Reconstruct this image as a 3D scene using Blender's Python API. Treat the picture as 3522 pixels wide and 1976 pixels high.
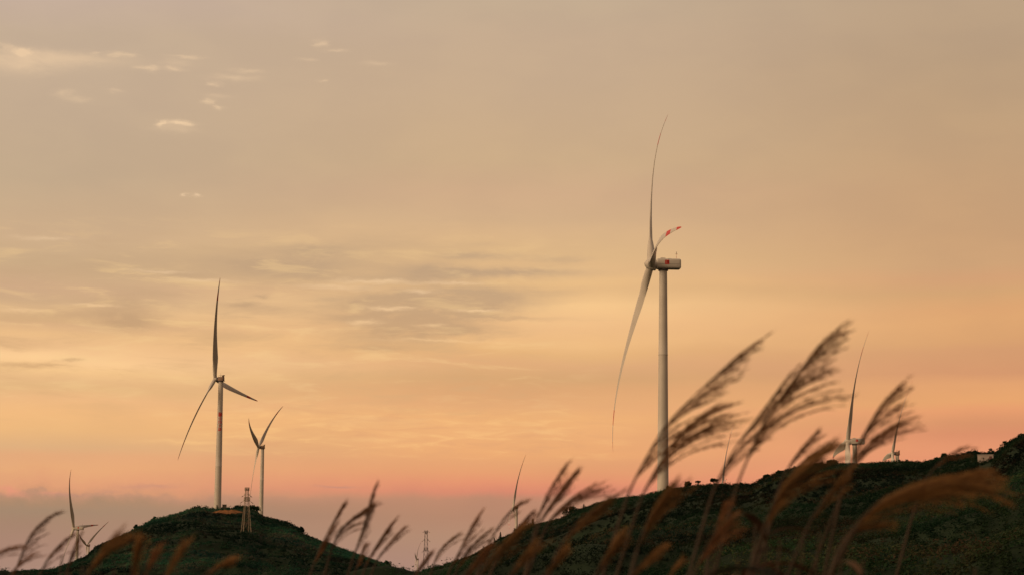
import bpy, math, random
import numpy as np
from mathutils import Vector, Matrix

for o in list(bpy.data.objects):
    bpy.data.objects.remove(o, do_unlink=True)
SC = bpy.context.scene
COL = SC.collection
R = math.radians

# ---------------------------------------------------------------- camera
FPX, CX, CY = 7827.0, 1761.0, 988.0            # focal length in pixels of the 3522 px wide frame
PITCH, ROLL = R(7.45), R(0.58)
CAM = Vector((0, 0, 1.6))
ROT = Matrix.Rotation(math.pi / 2 + PITCH, 3, 'X') @ Matrix.Rotation(ROLL, 3, 'Z')
cd = bpy.data.cameras.new("camera")
cam = bpy.data.objects.new("camera", cd)
COL.objects.link(cam)
cam.matrix_world = Matrix.Translation(CAM) @ ROT.to_4x4()
cd.sensor_width = 36.0
cd.lens = FPX / 3522 * 36
cd.clip_start, cd.clip_end = 0.05, 80000
cd.dof.use_dof = True
cd.dof.focus_distance = 900
cd.dof.aperture_fstop = 10.5
SC.camera = cam

# ---------------------------------------------------------------- exposure / engine
SC.render.engine = 'CYCLES'
SC.cycles.use_denoising = True
SC.cycles.max_bounces = 6
SC.cycles.transparent_max_bounces = 8
SC.view_settings.view_transform = 'Standard'
SC.view_settings.look = 'None'
SC.view_settings.exposure = 0.0
SC.view_settings.gamma = 1.0
SC.view_settings.use_curve_mapping = False

# ---------------------------------------------------------------- helpers: picture -> world
def ray(px, py):
    return ROT @ Vector(((px - CX) / FPX, -(py - CY) / FPX, -1.0))
def at(px, py, D):
    return CAM + ray(px, py) * D
def azel(px, py):
    d = ray(px, py).normalized()
    return math.degrees(math.atan2(d.x, d.y)), math.degrees(math.asin(d.z))
def lin(c):
    return tuple(((v / 255) / 12.92 if v / 255 <= 0.04045 else ((v / 255 + 0.055) / 1.055) ** 2.4) for v in c)

# ---------------------------------------------------------------- sun
SUN_AZ, SUN_EL = R(-118), R(20)
sdir = Vector((math.sin(SUN_AZ) * math.cos(SUN_EL), math.cos(SUN_AZ) * math.cos(SUN_EL), math.sin(SUN_EL)))
sl = bpy.data.lights.new("sun", 'SUN')
sl.energy = 0.95
sl.angle = R(22)
sl.color = (1.0, 0.74, 0.50)
so = bpy.data.objects.new("sun", sl)
COL.objects.link(so)
so.rotation_euler = (-sdir).to_track_quat('-Z', 'Y').to_euler()

# ---------------------------------------------------------------- world: dusk sky
W = bpy.data.worlds.new("World")
SC.world = W
W.use_nodes = True
nt = W.node_tree
nt.nodes.clear()
def N(t, **kw):
    n = nt.nodes.new(t)
    for k, v in kw.items():
        setattr(n, k, v)
    return n
def put(sock, v):
    if isinstance(v, bpy.types.NodeSocket):
        nt.links.new(v, sock)
    else:
        sock.default_value = v
def m(op, a, b=0.0, c=0.0, clamp=False):
    n = N('ShaderNodeMath', operation=op, use_clamp=clamp)
    put(n.inputs[0], a); put(n.inputs[1], b); put(n.inputs[2], c)
    return n.outputs[0]
def vm(op, a, b=(0, 0, 0)):
    n = N('ShaderNodeVectorMath', operation=op)
    put(n.inputs[0], a); put(n.inputs[1], b)
    return n.outputs['Value'] if op in ('LENGTH', 'DOT_PRODUCT') else n.outputs[0]
def mixc(f, a, b, blend='MIX'):
    n = N('ShaderNodeMix', data_type='RGBA', blend_type=blend)
    put(n.inputs[0], f)
    put(n.inputs[6], a if isinstance(a, bpy.types.NodeSocket) else (*a, 1))
    put(n.inputs[7], b if isinstance(b, bpy.types.NodeSocket) else (*b, 1))
    return n.outputs[2]
def smooth(v, lo, hi, a=0.0, b=1.0):
    n = N('ShaderNodeMapRange', interpolation_type='SMOOTHSTEP')
    put(n.inputs[0], v); put(n.inputs[1], lo); put(n.inputs[2], hi); put(n.inputs[3], a); put(n.inputs[4], b)
    return n.outputs[0]
def noise(vec, scale, detail=4.0, rough=0.5, dist=0.0):
    n = N('ShaderNodeTexNoise')
    put(n.inputs['Vector'], vec)
    n.inputs['Scale'].default_value = scale
    n.inputs['Detail'].default_value = detail
    n.inputs['Roughness'].default_value = rough
    n.inputs['Distortion'].default_value = dist
    return n.outputs[0]
def ramp(f, stops):
    n = N('ShaderNodeValToRGB')
    cr = n.color_ramp
    cr.interpolation = 'LINEAR'
    while len(cr.elements) < len(stops):
        cr.elements.new(0.5)
    for e, (p, c) in zip(cr.elements, stops):
        e.position = p; e.color = (*c, 1)
    put(n.inputs[0], f)
    return n.outputs[0]

tc = N('ShaderNodeTexCoord')
sep = N('ShaderNodeSeparateXYZ')
nt.links.new(tc.outputs['Generated'], sep.inputs[0])
X, Y, Z = sep.outputs
az = m('MULTIPLY', m('ARCTAN2', X, Y), 180 / math.pi)
el = m('MULTIPLY', m('ARCSINE', Z), 180 / math.pi)
cmb = N('ShaderNodeCombineXYZ')
put(cmb.inputs[0], az); put(cmb.inputs[1], el)
UV = cmb.outputs[0]
def uvs(sx, sy, off=(0, 0, 0)):
    return vm('ADD', vm('MULTIPLY', UV, (sx, sy, 1)), off)

EL0, EL1 = -1.0, 18.0
def col_stops(px, rows):
    out = []
    for y, c in rows:
        e = azel(px, y)[1]
        out.append(((e - EL0) / (EL1 - EL0), lin(c)))
    out.sort(key=lambda s: s[0])
    return out
LEFT = [(0, (198, 173, 152)), (100, (197, 172, 145)), (300, (196, 170, 142)), (600, (195, 168, 136)), (800, (206, 172, 134)), (900, (208, 174, 132)),
        (970, (210, 170, 132)), (1020, (209, 171, 130)), (1055, (230, 187, 136)), (1085, (220, 177, 127)), (1100, (224, 178, 130)), (1140, (236, 188, 132)),
        (1180, (244, 194, 138)), (1230, (252, 204, 146)), (1265, (246, 198, 138)), (1300, (233, 185, 130)), (1330, (229, 182, 126)), (1370, (238, 184, 128)),
        (1420, (240, 184, 124)), (1470, (236, 182, 122)), (1530, (223, 174, 124)), (1560, (228, 168, 120)), (1600, (230, 168, 118)), (1660, (226, 159, 116)),
        (1685, (216, 153, 113)), (1697, (194, 143, 113)), (1720, (174, 136, 106)), (1750, (164, 134, 108)), (1790, (167, 132, 108)), (1860, (170, 132, 112)), (1976, (168, 134, 118))]
MID = [(0, (196, 171, 142)), (120, (198, 170, 140)), (300, (200, 170, 137)), (560, (204, 171, 132)), (660, (208, 170, 132)), (750, (212, 174, 132)), (800, (218, 178, 132)),
       (880, (222, 181, 130)), (930, (228, 184, 131)), (970, (234, 188, 130)), (1000, (230, 184, 128)), (1050, (247, 199, 138)), (1120, (242, 190, 132)), (1180, (238, 186, 126)),
       (1210, (230, 178, 119)), (1250, (224, 170, 118)), (1300, (216, 165, 112)), (1340, (222, 165, 112)), (1400, (230, 170, 115)), (1440, (238, 176, 115)), (1500, (236, 172, 114)),
       (1560, (235, 168, 111)), (1590, (229, 161, 110)), (1620, (229, 156, 108)), (1660, (227, 144, 107)), (1688, (217, 135, 106)), (1702, (204, 134, 106)), (1714, (188, 134, 106)), (1780, (180, 132, 106)), (1850, (178, 137, 112)), (1976, (174, 136, 120))]
RIGHT = [(0, (187, 159, 128)), (200, (185, 155, 122)), (400, (192, 158, 120)), (600, (197, 158, 117)), (800, (202, 158, 114)), (900, (206, 160, 114)), (950, (211, 158, 112)),
         (1000, (212, 162, 110)), (1060, (220, 162, 108)), (1100, (222, 164, 108)), (1160, (218, 160, 106)), (1200, (214, 154, 106)), (1280, (214, 150, 104)), (1320, (226, 160, 106)),
         (1380, (230, 162, 104)), (1410, (230, 154, 104)), (1450, (217, 145, 100)), (1490, (218, 140, 100)), (1540, (227, 146, 105)), (1620, (229, 142, 107)), (1690, (226, 134, 107)), (1740, (200, 134, 106)), (1800, (181, 132, 108)), (1976, (178, 134, 118))]
# slow undulation of the layers + the cumulus edge of the low bank at the left
und = m('MULTIPLY', m('SUBTRACT', noise(uvs(.16, .5), 1.0, 3), .5), .8)
a0 = azel(0, 1700)[0]
edge = m('MULTIPLY', m('MULTIPLY', m('SUBTRACT', noise(uvs(.9, 1.2, (3, 1, 0)), 1.0, 5, .6), .48), 1.0), smooth(az, a0 + 1, a0 + 8, 1, .25))
near_bank = m('MULTIPLY', smooth(el, 1.5, 2.1), smooth(el, 2.5, 3.3, 1, 0))
e2 = m('ADD', m('ADD', el, m('MULTIPLY', und, smooth(el, 2.5, 5.5))), m('MULTIPLY', edge, near_bank))
f = m('DIVIDE', m('SUBTRACT', e2, EL0), EL1 - EL0, clamp=True)
cl = ramp(f, col_stops(0, LEFT)); cm_ = ramp(f, col_stops(1761, MID)); cr_ = ramp(f, col_stops(3522, RIGHT))
sky = mixc(smooth(az, -12.5, 0.5), cl, cm_)
sky = mixc(smooth(az, 0.5, 12.5), sky, cr_)

def blob(px, py, wx, wy):
    c = azel(px, py)
    v = vm('MULTIPLY', vm('SUBTRACT', UVW, (c[0], c[1], 0)), (57.3 / FPX and 1 / (wx / FPX * 57.3), 1 / (wy / FPX * 57.3), 0))
    return m('EXPONENT', m('MULTIPLY', vm('DOT_PRODUCT', v, v), -1.0))
def add_all(l):
    r = l[0]
    for q in l[1:]:
        r = m('ADD', r, q)
    return r
# warped coordinates give the blobs ragged edges
wn = N('ShaderNodeTexNoise'); put(wn.inputs['Vector'], uvs(1.7, 4.5)); wn.inputs['Scale'].default_value = 1.0; wn.inputs['Detail'].default_value = 6; wn.inputs['Roughness'].default_value = .62
UVW = vm('ADD', UV, vm('MULTIPLY', vm('SUBTRACT', wn.outputs['Color'], (.5, .5, .5)), (.8, .25, 0)))

# dull streaks of stratus
DARK = [(1000, 930, 230, 36, 1.0), (1090, 862, 170, 17, .85), (1000, 900, 330, 16, .35), (700, 900, 260, 30, .35), (640, 948, 110, 18, .6), (430, 1062, 120, 36, .7), (250, 960, 330, 80, .3),
        (1490, 938, 150, 24, 1.0), (1780, 936, 230, 13, .9), (1640, 880, 140, 11, .8), (1930, 892, 100, 9, .45), (1330, 960, 200, 10, .4),
        (1420, 1028, 250, 26, 1.0), (1640, 1018, 210, 30, 1.0), (1560, 1062, 200, 16, .9), (1250, 1050, 150, 16, .6), (1230, 1092, 190, 14, .6), (1440, 1094, 220, 24, .9), (1720, 1092, 160, 7, .6),
        (1360, 1150, 200, 34, 1.0), (1560, 1132, 190, 14, .8), (1290, 1195, 120, 8, .5), (440, 1112, 95, 20, .9), (830, 1046, 60, 8, .8), (900, 1064, 170, 12, .45), (905, 1016, 26, 5, .7),
        (80, 1085, 190, 26, .4), (240, 1075, 160, 12, .4), (60, 1180, 170, 14, .45), (235, 1236, 34, 6, .9), (85, 1255, 80, 6, .7), (170, 1253, 60, 4, .5), (790, 1152, 110, 14, .55), (620, 1130, 90, 7, .3),
        (1400, 845, 300, 12, .2), (330, 920, 160, 24, .35), (560, 1010, 120, 8, .3)]
fine = noise(uvs(.9, 2.8, (7, 2, 0)), 1.0, 6, .6, .3)
dk = add_all([m('MULTIPLY', blob(x, y, w * 1.05, h * 1.3), k) for x, y, w, h, k in DARK])
dk = m('MULTIPLY', m('MINIMUM', dk, 1.0), smooth(fine, .25, .5, .6, 1.0))
sky = mixc(m('MULTIPLY', dk, .95), sky, mixc(smooth(el, 4.5, 8.5), lin((207, 161, 112)), lin((193, 160, 124))))
# general streaky texture of the layer, left and centre
band = m('MULTIPLY', m('MULTIPLY', smooth(el, 3.2, 5.2), smooth(el, 7.5, 9.6, 1, 0)), smooth(az, -1.5, 3.5, 1, 0))
st = noise(uvs(.45, 2.6, (1, 9, 0)), 1.0, 7, .6, .4)
sky = mixc(m('MULTIPLY', m('MULTIPLY', smooth(st, .5, .72), band), .55), sky, mixc(smooth(el, 4.8, 8), lin((216, 170, 118)), lin((200, 165, 126))))
sky = mixc(m('MULTIPLY', m('MULTIPLY', smooth(st, .5, .3), band), .35), sky, lin((251, 209, 145)))
# bright thin streaks low in the centre
lowb = m('MULTIPLY', m('MULTIPLY', smooth(el, 2.9, 3.5), smooth(el, 4.0, 4.9, 1, 0)), m('MULTIPLY', smooth(az, -9.5, -6), smooth(az, 1, 4, 1, 0)))
st2 = noise(uvs(.7, 4.5, (4, 4, 0)), 1.0, 7, .62, .5)
sky = mixc(m('MULTIPLY', m('MULTIPLY', smooth(st2, .5, .68), lowb), .5), sky, lin((251, 196, 128)))
sky = mixc(m('MULTIPLY', m('MULTIPLY', smooth(st2, .5, .34), lowb), .35), sky, lin((222, 160, 112)))
# lit puffs of cloud
LIT = [(72, 178, 40, 11, 1.0), (70, 212, 150, 36, .6), (15, 160, 22, 10, .35), (270, 203, 150, 20, .42), (318, 183, 14, 6, .4), (395, 186, 30, 7, .55), (440, 193, 26, 5, .5),
       (640, 195, 50, 5, .4), (600, 215, 60, 14, .22), (505, 236, 34, 8, .5), (598, 237, 34, 7, .45), (800, 268, 70, 9, .4), (735, 289, 20, 7, .5), (860, 245, 50, 7, .3),
       (1104, 148, 18, 11, .55), (1160, 174, 34, 6, .4), (1060, 205, 30, 6, .25), (1295, 219, 40, 6, .25), (1110, 280, 16, 5, .35), (722, 352, 20, 8, .65), (757, 371, 20, 7, .6), (745, 330, 40, 8, .2),
       (553, 427, 17, 11, 1.0), (612, 424, 34, 9, .95), (652, 427, 24, 7, .7), (600, 445, 70, 12, .3), (222, 322, 30, 14, .35), (275, 342, 30, 9, .25), (390, 312, 22, 8, .22),
       (633, 671, 9, 6, .6), (668, 669, 11, 5, .65), (1290, 968, 120, 7, .6), (1150, 985, 130, 10, .5), (1560, 972, 90, 6, .5), (1250, 1105, 50, 9, .7), (1640, 1068, 70, 5, .7), (1500, 1170, 160, 5, .5), (560, 935, 90, 6, .5), (700, 965, 100, 6, .4), (150, 820, 90, 7, .4), (330, 1048, 70, 5, .55), (1330, 1058, 60, 7, .75), (1450, 1000, 50, 8, .6), (1390, 1053, 30, 4, .5), (1480, 1117, 45, 6, .5), (80, 1063, 70, 7, .5),
       (640, 1520, 130, 7, .55), (850, 1500, 60, 5, .5), (1290, 1512, 110, 9, .4), (1870, 1480, 70, 7, .4), (30, 1680, 20, 10, .0)]
lt = add_all([m('MULTIPLY', blob(x, y, w, h), k) for x, y, w, h, k in LIT])
lt = m('MINIMUM', m('MULTIPLY', lt, smooth(fine, .2, .6, .55, 1.15)), 1.0)
sky = mixc(m('MULTIPLY', lt, .85), sky, mixc(smooth(el, 4, 9), lin((253, 200, 132)), lin((241, 206, 164))))
# small mauve clouds just over the bank
LOW = [(1160, 1674, 60, 5, .8), (480, 1672, 90, 9, .5), (380, 1690, 60, 8, .4), (230, 1700, 60, 8, .5), (560, 1668, 60, 6, .4)]
lw = m('MINIMUM', add_all([m('MULTIPLY', blob(x, y, w, h), k) for x, y, w, h, k in LOW]), 1.0)
sky = mixc(m('MULTIPLY', lw, .7), sky, lin((190, 136, 118)))
pk = m('MINIMUM', add_all([m('MULTIPLY', blob(x, y, w, h), k) for x, y, w, h, k in [(30, 1684, 26, 13, .9), (75, 1700, 40, 9, .4), (180, 1695, 30, 6, .35)]]), 1.0)
sky = mixc(m('MULTIPLY', pk, .7), sky, lin((236, 150, 122)))
# soft large mottling
mot = noise(uvs(.35, .8, (2, 5, 0)), 1.0, 4, .5)
sky = mixc(smooth(mot, .35, .65), sky, vm('MULTIPLY', sky, (.965, .965, .98)))
# above the frame and behind: dusk dome, warm glow round the setting sun
up = mixc(smooth(el, 18, 60), sky, lin((126, 122, 130)))
glow = m('POWER', m('MAXIMUM', vm('DOT_PRODUCT', tc.outputs['Generated'], tuple(sdir)), 0.0), 2.5)
dim = m('MULTIPLY', smooth(az, 22, 85, 1, .58), smooth(az, -175, -135, .58, 1))
up = vm('SCALE', up)
nt.nodes[-1].inputs[3].default_value = 1
put(nt.nodes[-1].inputs[3], dim)
up = mixc(m('MULTIPLY', glow, smooth(el, -2, 4)), up, (1.5, .95, .5))
up = mixc(smooth(el, -1.2, -.2), lin((60, 50, 40)), up)
bg = N('ShaderNodeBackground'); put(bg.inputs[0], up); bg.inputs[1].default_value = 1.0
ns = N('ShaderNodeTexSky', sky_type='NISHITA', sun_disc=False)
ns.sun_elevation = SUN_EL; ns.sun_rotation = SUN_AZ
bg2 = N('ShaderNodeBackground'); put(bg2.inputs[0], ns.outputs[0]); bg2.inputs[1].default_value = 0.004
ad = N('ShaderNodeAddShader')
nt.links.new(bg.outputs[0], ad.inputs[0]); nt.links.new(bg2.outputs[0], ad.inputs[1])
wo = N('ShaderNodeOutputWorld')
nt.links.new(ad.outputs[0], wo.inputs[0])
W.cycles.sampling_method = 'MANUAL'
W.cycles.sample_map_resolution = 512

# ---------------------------------------------------------------- materials
def mat(name, color, rough=.6, var=0.0, scale=1.0, attr=False, transl=0.0, spec=.3, metal=0.0, dirt=None):
    mt = bpy.data.materials.new(name)
    mt.use_nodes = True
    t = mt.node_tree
    b = t.nodes['Principled BSDF']
    b.inputs['Roughness'].default_value = rough
    b.inputs['Specular IOR Level'].default_value = spec
    b.inputs['Metallic'].default_value = metal
    L = t.links.new
    g = t.nodes.new('ShaderNodeNewGeometry')
    if attr:
        a = t.nodes.new('ShaderNodeAttribute'); a.attribute_name = 'Col'
        csock = a.outputs['Color']
    else:
        rgb = t.nodes.new('ShaderNodeRGB'); rgb.outputs[0].default_value = (*color, 1)
        csock = rgb.outputs[0]
    if var > 0:
        co = t.nodes.new('ShaderNodeTexCoord')
        nz = t.nodes.new('ShaderNodeTexNoise'); nz.inputs['Scale'].default_value = scale; nz.inputs['Detail'].default_value = 6
        L(co.outputs['Object'], nz.inputs['Vector'])
        mr = t.nodes.new('ShaderNodeMapRange'); mr.inputs[1].default_value = .3; mr.inputs[2].default_value = .7
        mr.inputs[3].default_value = 1 - var; mr.inputs[4].default_value = 1 + var
        L(nz.outputs[0], mr.inputs[0])
        vmn = t.nodes.new('ShaderNodeVectorMath'); vmn.operation = 'SCALE'
        L(csock, vmn.inputs[0]); L(mr.outputs[0], vmn.inputs[3])
        csock = vmn.outputs[0]
    L(csock, b.inputs['Base Color'])
    if transl > 0:
        tr = t.nodes.new('ShaderNodeBsdfTranslucent'); L(csock, tr.inputs[0])
        mx = t.nodes.new('ShaderNodeMixShader'); mx.inputs[0].default_value = transl
        L(b.outputs[0], mx.inputs[1]); L(tr.outputs[0], mx.inputs[2])
        L(mx.outputs[0], t.nodes['Material Output'].inputs[0])
    return mt
M_WHITE = mat('turbine_paint', (.56, .51, .43), .45, .06, .25)
M_RED = mat('red_paint', (.58, .04, .026), .5, .08, 1)
M_DARK = mat('dark_steel', (.10, .085, .075), .55, .2, 1)
M_RUST = mat('weathered_steel', (.26, .165, .11), .6, .25, .8)
M_STEEL = mat('galvanised_steel', (.38, .31, .22), .5, .15, .5)
M_GLASS = mat('insulator_brown', (.20, .13, .10), .35)
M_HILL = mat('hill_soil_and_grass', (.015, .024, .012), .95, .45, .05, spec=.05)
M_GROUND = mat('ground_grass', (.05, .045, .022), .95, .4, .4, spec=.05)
M_DIRT = mat('bare_earth', (.22, .095, .033), .95, .3, .3, spec=.05)
M_VEG = mat('foliage', (1, 1, 1), .75, 0, 1, attr=True, transl=.45, spec=.08)
M_BARK = mat('bark', (.06, .042, .03), .9, .3, 4)
M_PLUME = mat('dry_plume', (1, 1, 1), .6, 0, 1, attr=True, transl=.5, spec=.2)
M_STEM = mat('dry_stem', (.04, .024, .012), .6, .2, 20, transl=.0)
M_WALL = mat('pale_render', (.36, .29, .25), .9, .12, .6)
M_ROOF = mat('roof_slab', (.30, .25, .21), .85, .15, .8)
M_PANE = mat('dark_window', (.10, .035, .03), .3)
M_CAB = mat('cabinet_grey', (.12, .11, .09), .6, .1, 1)
M_POST = mat('white_marker', (.8, .78, .75), .6, .05, 1)

# ---------------------------------------------------------------- object helpers
def link(o, parent=None):
    COL.objects.link(o)
    if parent is not None:
        o.parent = parent
    return o
def tag(o, label, cat, group=None, kind=None):
    if label: o['label'] = label
    if cat: o['category'] = cat
    if group: o['group'] = group
    if kind: o['kind'] = kind
    return o
def empty(name, loc, label, cat, group=None):
    o = bpy.data.objects.new(name, None)
    o.location = loc
    o.empty_display_size = .2
    link(o)
    return tag(o, label, cat, group)
def mesh_np(name, verts, faces, material, parent=None, cols=None, smooth_=False, origin=None):
    """verts (N,3), faces (M,k) of one size k; coordinates are local to parent/origin"""
    verts = np.asarray(verts, dtype=np.float32); faces = np.asarray(faces, dtype=np.int32)
    me = bpy.data.meshes.new(name)
    k = faces.shape[1]
    me.vertices.add(len(verts)); me.vertices.foreach_set('co', verts.ravel())
    me.loops.add(faces.size); me.loops.foreach_set('vertex_index', faces.ravel())
    me.polygons.add(len(faces)); me.polygons.foreach_set('loop_start', np.arange(0, faces.size, k, dtype=np.int32))
    me.update(calc_edges=True)
    if cols is not None:
        ca = me.color_attributes.new('Col', 'FLOAT_COLOR', 'POINT')
        c4 = np.ones((len(verts), 4), dtype=np.float32); c4[:, :3] = cols
        ca.data.foreach_set('color', c4.ravel())
    if smooth_:
        me.polygons.foreach_set('use_smooth', np.ones(len(faces), dtype=bool))
    for mm in (material if isinstance(material, (list, tuple)) else [material]):
        me.materials.append(mm)
    o = bpy.data.objects.new(name, me)
    link(o, parent)
    if origin is not None:
        o.location = origin
    return o
class MB:
    def __init__(s): s.v = []; s.f = []
    def add(s, vs, fs):
        n = len(s.v); s.v += [tuple(v) for v in vs]; s.f += [tuple(i + n for i in q) for q in fs]
    def box(s, c, d, rot=None):
        vs = [Vector((sx * d[0] / 2, sy * d[1] / 2, sz * d[2] / 2)) for sx in (-1, 1) for sy in (-1, 1) for sz in (-1, 1)]
        if rot is not None: vs = [rot @ v for v in vs]
        s.add([v + Vector(c) for v in vs], [(0, 1, 3, 2), (4, 6, 7, 5), (0, 4, 5, 1), (2, 3, 7, 6), (0, 2, 6, 4), (1, 5, 7, 3)])
    def bar(s, a, b, w, w2=None, n=4):
        a, b = Vector(a), Vector(b); d = (b - a).normalized()
        u = d.cross(Vector((0, 0, 1)) if abs(d.z) < .95 else Vector((1, 0, 0))).normalized(); v = d.cross(u)
        w2 = w if w2 is None else w2
        ring = lambda p, r: [p + (u * math.cos(2 * math.pi * (i + .5) / n) + v * math.sin(2 * math.pi * (i + .5) / n)) * r for i in range(n)]
        s.add(ring(a, w) + ring(b, w2), [(i, (i + 1) % n, n + (i + 1) % n, n + i) for i in range(n)] + [tuple(range(n))[::-1], tuple(range(n, 2 * n))])
    def tube(s, pts, rad, n=6):
        pts = [Vector(p) for p in pts]; vs = []
        for i, p in enumerate(pts):
            d = (pts[min(i + 1, len(pts) - 1)] - pts[max(i - 1, 0)]).normalized()
            u = d.cross(Vector((0, 1, 0)) if abs(d.y) < .9 else Vector((1, 0, 0))).normalized(); w = d.cross(u)
            r = rad[i] if hasattr(rad, '__len__') else rad
            vs += [p + (u * math.cos(2 * math.pi * k / n) + w * math.sin(2 * math.pi * k / n)) * r for k in range(n)]
        fs = []
        for i in range(len(pts) - 1):
            for k in range(n):
                fs.append((i * n + k, i * n + (k + 1) % n, (i + 1) * n + (k + 1) % n, (i + 1) * n + k))
        fs += [tuple(range(n))[::-1], tuple(range((len(pts) - 1) * n, len(pts) * n))]
        s.add(vs, fs)
    def lathe(s, prof, frame, n=32):
        """prof: list of (axial, radius); frame: (origin, axis, u, v)"""
        O, A, U, V = frame; vs = []
        for t, r in prof:
            vs += [O + A * t + (U * math.cos(2 * math.pi * k / n) + V * math.sin(2 * math.pi * k / n)) * r for k in range(n)]
        fs = []
        for i in range(len(prof) - 1):
            for k in range(n):
                fs.append((i * n + k, i * n + (k + 1) % n, (i + 1) * n + (k + 1) % n, (i + 1) * n + k))
        fs += [tuple(range(n))[::-1], tuple(range((len(prof) - 1) * n, len(prof) * n))]
        s.add(vs, fs)
    def build(s, name, material, parent=None, smooth_=False, bevel=0.0, seg=3, loc=None):
        me = bpy.data.meshes.new(name)
        me.from_pydata(s.v, [], s.f)
        for mm in (material if isinstance(material, (list, tuple)) else [material]):
            me.materials.append(mm)
        if bevel > 0:
            import bmesh
            bm = bmesh.new(); bm.from_mesh(me)
            bmesh.ops.bevel(bm, geom=list(bm.edges), offset=bevel, segments=seg, profile=.5, affect='EDGES', clamp_overlap=True)
            bm.to_mesh(me); bm.free()
        if smooth_:
            me.polygons.foreach_set('use_smooth', [True] * len(me.polygons))
            if hasattr(me, 'set_sharp_from_angle'): me.set_sharp_from_angle(angle=R(40))
        me.update()
        o = bpy.data.objects.new(name, me)
        link(o, parent)
        if loc is not None: o.location = loc
        return o

# ---------------------------------------------------------------- turbines: where they stand
# name: hub px, distance, yaw, phase, cone, bend, bend power, tilt, blade order, type, label
TURB = [
 dict(hub=(2239, 909), D=702, psi=183.2, th=-31.4, pitch=-1, c=.085, b=.096, n=3.5, tilt=9.2, sg=1, kind='A',
      label='largest white wind turbine, behind the right hill, one blade curling toward the viewer'),
 dict(hub=(740, 1302), D=1381, psi=163.8, th=23.0, c=.055, b=.100, n=2.1, tilt=9.3, sg=1, kind='B',
      label='wind turbine with red lettering down its tower on top of the left hill'),
 dict(hub=(889, 1536), D=2021, psi=172.2, th=70.0, c=.055, b=.089, n=2.84, tilt=10.3, sg=-1, kind='B',
      label='white wind turbine behind the lattice pylon, two blades raised in a V'),
 dict(hub=(254, 1815), D=2101, psi=172.1, th=34.6, c=.070, b=.099, n=3.4, tilt=6.6, sg=-1, kind='A',
      label='far wind turbine left of the left hill with one blade level to the right'),
 dict(hub=(298, 1874), D=3712, psi=165.2, th=-48.5, c=.039, b=.214, n=1.55, tilt=6.3, sg=1, kind='B',
      label='tiny turbine sunk to its hub behind the left slope of the left hill'),
 dict(hub=(1766, 1742), D=2706, psi=171.2, th=-5.1, c=.043, b=.154, n=1.95, tilt=5.7, sg=1, kind='B',
      label='slim far turbine rising from behind the foot of the right hill near the conifers'),
 dict(hub=(1432, 1921), D=5532, psi=176.8, th=-47.7, c=.065, b=.097, n=3.26, tilt=6.7, sg=1, kind='B',
      label='smallest turbine, low in the valley gap just left of the lone pylon'),
 dict(hub=(2916, 1517), D=1251, psi=180.6, th=24.0, pitch=14, c=.059, b=.095, n=2.84, tilt=5.5, sg=-1, kind='A',
      label='white turbine with a red nacelle mark standing behind the crest of the right hill'),
 dict(hub=(3070, 1557), D=1820, psi=182.3, th=26.8, pitch=12, c=.047, b=.128, n=2.03, tilt=5.8, sg=-1, kind='B',
      label='rightmost turbine, its compact nacelle barely clearing the crest of the right hill'),
 dict(hub=(2484, 1700), D=1544, psi=173.9, th=-37.1, pitch=-1, c=.050, b=.100, n=2.29, tilt=5.1, sg=-1, kind='A',
      label='turbine showing only one thin upright blade above the ridge beside the largest turbine'),
]
RB = 65.0
OVER = 3.8
for t in TURB:
    psi, tl = R(t['psi']), R(t['tilt'])
    t['hubw'] = at(*t['hub'], t['D'])
    t['a'] = Vector((math.cos(psi) * math.cos(tl), math.sin(psi) * math.cos(tl), math.sin(tl)))
    t['side'] = Vector((-math.sin(psi), math.cos(psi), 0))
    u = t['a'].cross(t['side'])
    t['up'] = u if u.z > 0 else -u
    ah = Vector((math.cos(psi), math.sin(psi), 0))
    t['ah'] = ah
    t['xy'] = t['hubw'] - ah * OVER

# ---------------------------------------------------------------- terrain
SKY_R = [(1200, 2040), (1330, 2012), (1400, 1990), (1439, 1972), (1515, 1946), (1564, 1926), (1605, 1914), (1643, 1896), (1691, 1866), (1719, 1846), (1784, 1826),
         (1844, 1800), (1929, 1782), (1995, 1750), (2061, 1729), (2140, 1710), (2219, 1699), (2301, 1681), (2397, 1664), (2452, 1662), (2588, 1666),
         (2607, 1654), (2645, 1635), (2706, 1614), (2800, 1596), (2861, 1589), (2936, 1593), (3037, 1587), (3179, 1584), (3228, 1572), (3278, 1558),
         (3349, 1547), (3380, 1556), (3425, 1552), (3461, 1532), (3486, 1508), (3522, 1496), (3640, 1478), (3800, 1490), (4100, 1560), (4600, 1700)]
DIS_R = [(1200, 860), (1400, 800), (1800, 700), (2260, 600), (2600, 560), (2900, 520), (3300, 480), (3522, 440), (4600, 380)]
SKY_L = [(-900, 2060), (-400, 2020), (-60, 1992), (0, 1982), (60, 1962), (120, 1958), (180, 1955), (240, 1935), (300, 1908), (330, 1876), (400, 1845), (480, 1805), (530, 1782),
         (600, 1765), (650, 1749), (720, 1743), (800, 1741), (850, 1743), (885, 1755), (905, 1773), (940, 1780), (1000, 1794), (1030, 1814),
         (1050, 1834), (1100, 1853), (1180, 1884), (1270, 1914), (1320, 1934), (1360, 1950), (1400, 1974), (1480, 2010), (1700, 2060)]
DIS_L = [(-900, 900), (0, 1150), (400, 1330), (760, 1410), (1000, 1380), (1400, 1200), (1700, 1150)]
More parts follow.
